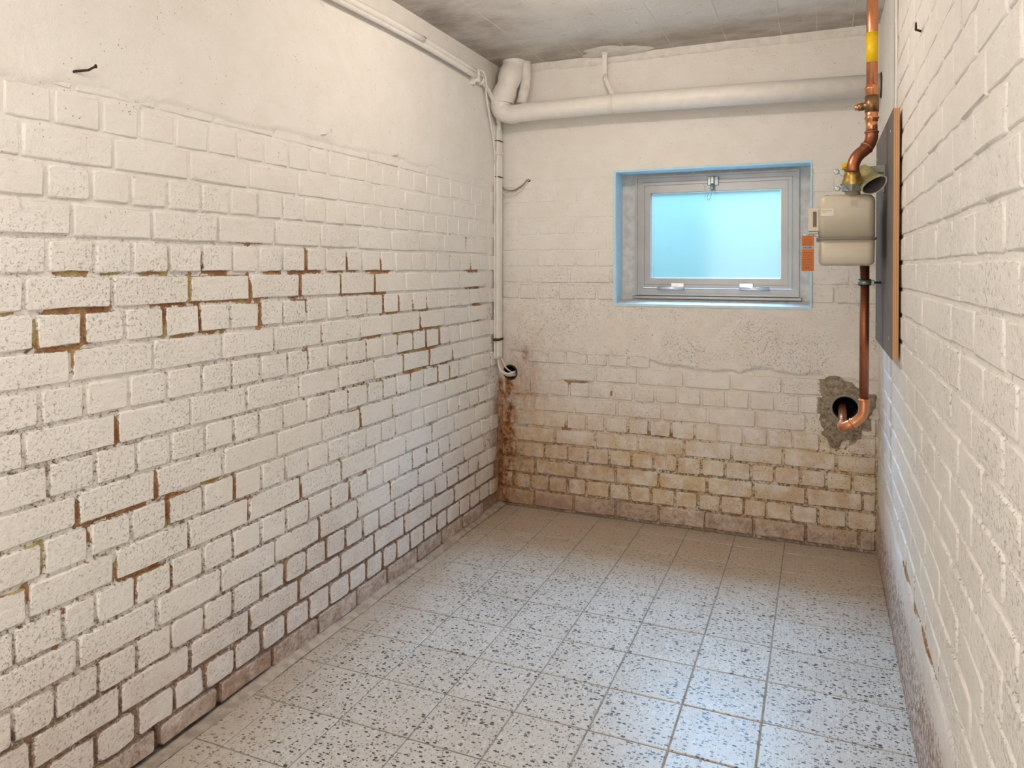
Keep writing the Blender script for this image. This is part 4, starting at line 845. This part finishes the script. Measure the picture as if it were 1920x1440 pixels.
# bracket and yellowed sleeve between the meter and the board
t = thing('meter_bracket', 'zinc plated bracket reaching from the board to the meter connection', 'bracket', (BX0, 2.83, 1.54))
b = MB().box((0.108, 2.80, 1.536), (BX0, 2.845, 1.541), .001); b.box((BX0 - .004, 2.795, 1.47), (BX0, 2.85, 1.562), .001); b.box((0.108, 2.80, 1.536), (0.112, 2.845, 1.556), .001)
b.add([(0.12, 2.80, 1.5555), (BX0, 2.80, 1.562), (BX0, 2.80, 1.540), (0.12, 2.80, 1.540)], [(0, 1, 2, 3)]); b.build('arm', 'green_steel', t)
t = thing('plastic_sleeve', 'crumpled yellowed plastic sleeve, open end down, beside the meter top', 'sleeve', (0.160, 2.70, 1.49))
A = Vector((0.126, 2.79, 1.548)); Bc = Vector((0.163, 2.672, 1.479)); ax = (Bc - A).normalized()
u_ = Vector((0.72, 0.15, 0.62)); u_ = (u_ - ax * u_.dot(ax)).normalized(); w_ = ax.cross(u_)
def cone(r0, r1, off=0.0):
    vs = []; seg = 18
    for q in range(6):
        f_ = q / 5; c = A.lerp(Bc, f_) - ax * off
        for k in range(seg):
            a = 2 * PI * k / seg; cr = 1 + 0.10 * math.sin(3 * a + 1.3 * q) * (1 - f_ * .5)
            rr = (r0 + (r1 - r0) * f_) * cr; vs.append(c + u_ * math.cos(a) * rr * 1.35 + w_ * math.sin(a) * rr * 0.82)
    return vs, [(q * seg + k, q * seg + (k + 1) % seg, (q + 1) * seg + (k + 1) % seg, (q + 1) * seg + k) for q in range(5) for k in range(seg)]
v, f = cone(.016, .0315); MB().add(v, f, False).build('outside', 'cone', t)
v2, f2 = cone(.013, .0285, .001); MB().add(v2, f2, True).build('inside', 'cone_in', t)
seg = 18; MB().add(list(v[-seg:]) + list(v2[-seg:]), [(k, (k + 1) % seg, seg + (k + 1) % seg, seg + k) for k in range(seg)]).build('rim', 'cone_rim', t)
# ------------------------------------------------------------------ lower copper pipe into the wall
LX, LY = 0.149, 2.95
t = thing('supply_pipe', 'dull copper pipe dropping from the meter and bending into the end wall', 'pipe', (LX, LY, 0.62))
MB().tube([(LX, LY, 1.2178), (LX, LY, 0.715)], .0160, 22).build('riser', 'copper_old', t)
e = spline([(LX, LY, 0.735), (LX, LY, 0.700), (LX - .006, LY + .002, 0.672), (LX - .024, LY + .006, 0.650), (LX - .042, LY + .008, 0.637)], 6)
MB().tube(e, .0178, 20).build('upper_elbow', 'copper', t)
e = spline([(LX - .036, LY + .008, 0.641), (LX - .052, LY + .010, 0.630), (LX - .066, LY + .020, 0.622), (LX - .070, LY + .042, 0.620), (LX - .068, LY + .065, 0.619)], 6)
MB().tube(e, .0178, 20).build('lower_elbow', 'copper', t)
MB().tube([(LX - .068, LY + .05, 0.619), (LX - .055, 3.60, 0.606)], .0155, 20).build('entry_pipe', 'copper_old', t)
for c_, a_ in (((LX, LY, 0.728), (0, 0, 1)), ((LX - .036, LY + .008, 0.641), (-.8, .1, -.55)), ((LX - .068, LY + .062, 0.619), (0, 1, 0))): collar(MB(), c_, a_, .0175).build('solder_bead', 'copper', t)
t = thing('pipe_clamp', 'black rubber lined steel clamp holding the dull copper pipe to the board', 'clamp', (LX, LY, 1.157))
MB().lathe((LX, LY, 1.146), (0, 0, 1), [(0, .0162), (0, .0205), (.003, .0215), (.021, .0215), (.024, .0205), (.024, .0162)], 22).build('rubber_ring', 'black', t)
MB().lathe((LX, LY, 1.150), (0, 0, 1), [(0, .0214), (0, .0228), (.016, .0228), (.016, .0214)], 22).build('steel_band', 'steel', t)
MB().box((LX + .020, LY - .008, 1.148), (LX + .032, LY + .008, 1.167), .002).build('lug', 'steel', t)
MB().tube([(LX + .028, LY, 1.157), (BX0 + .004, LY, 1.157)], .0042, 10).build('stem', 'black', t)
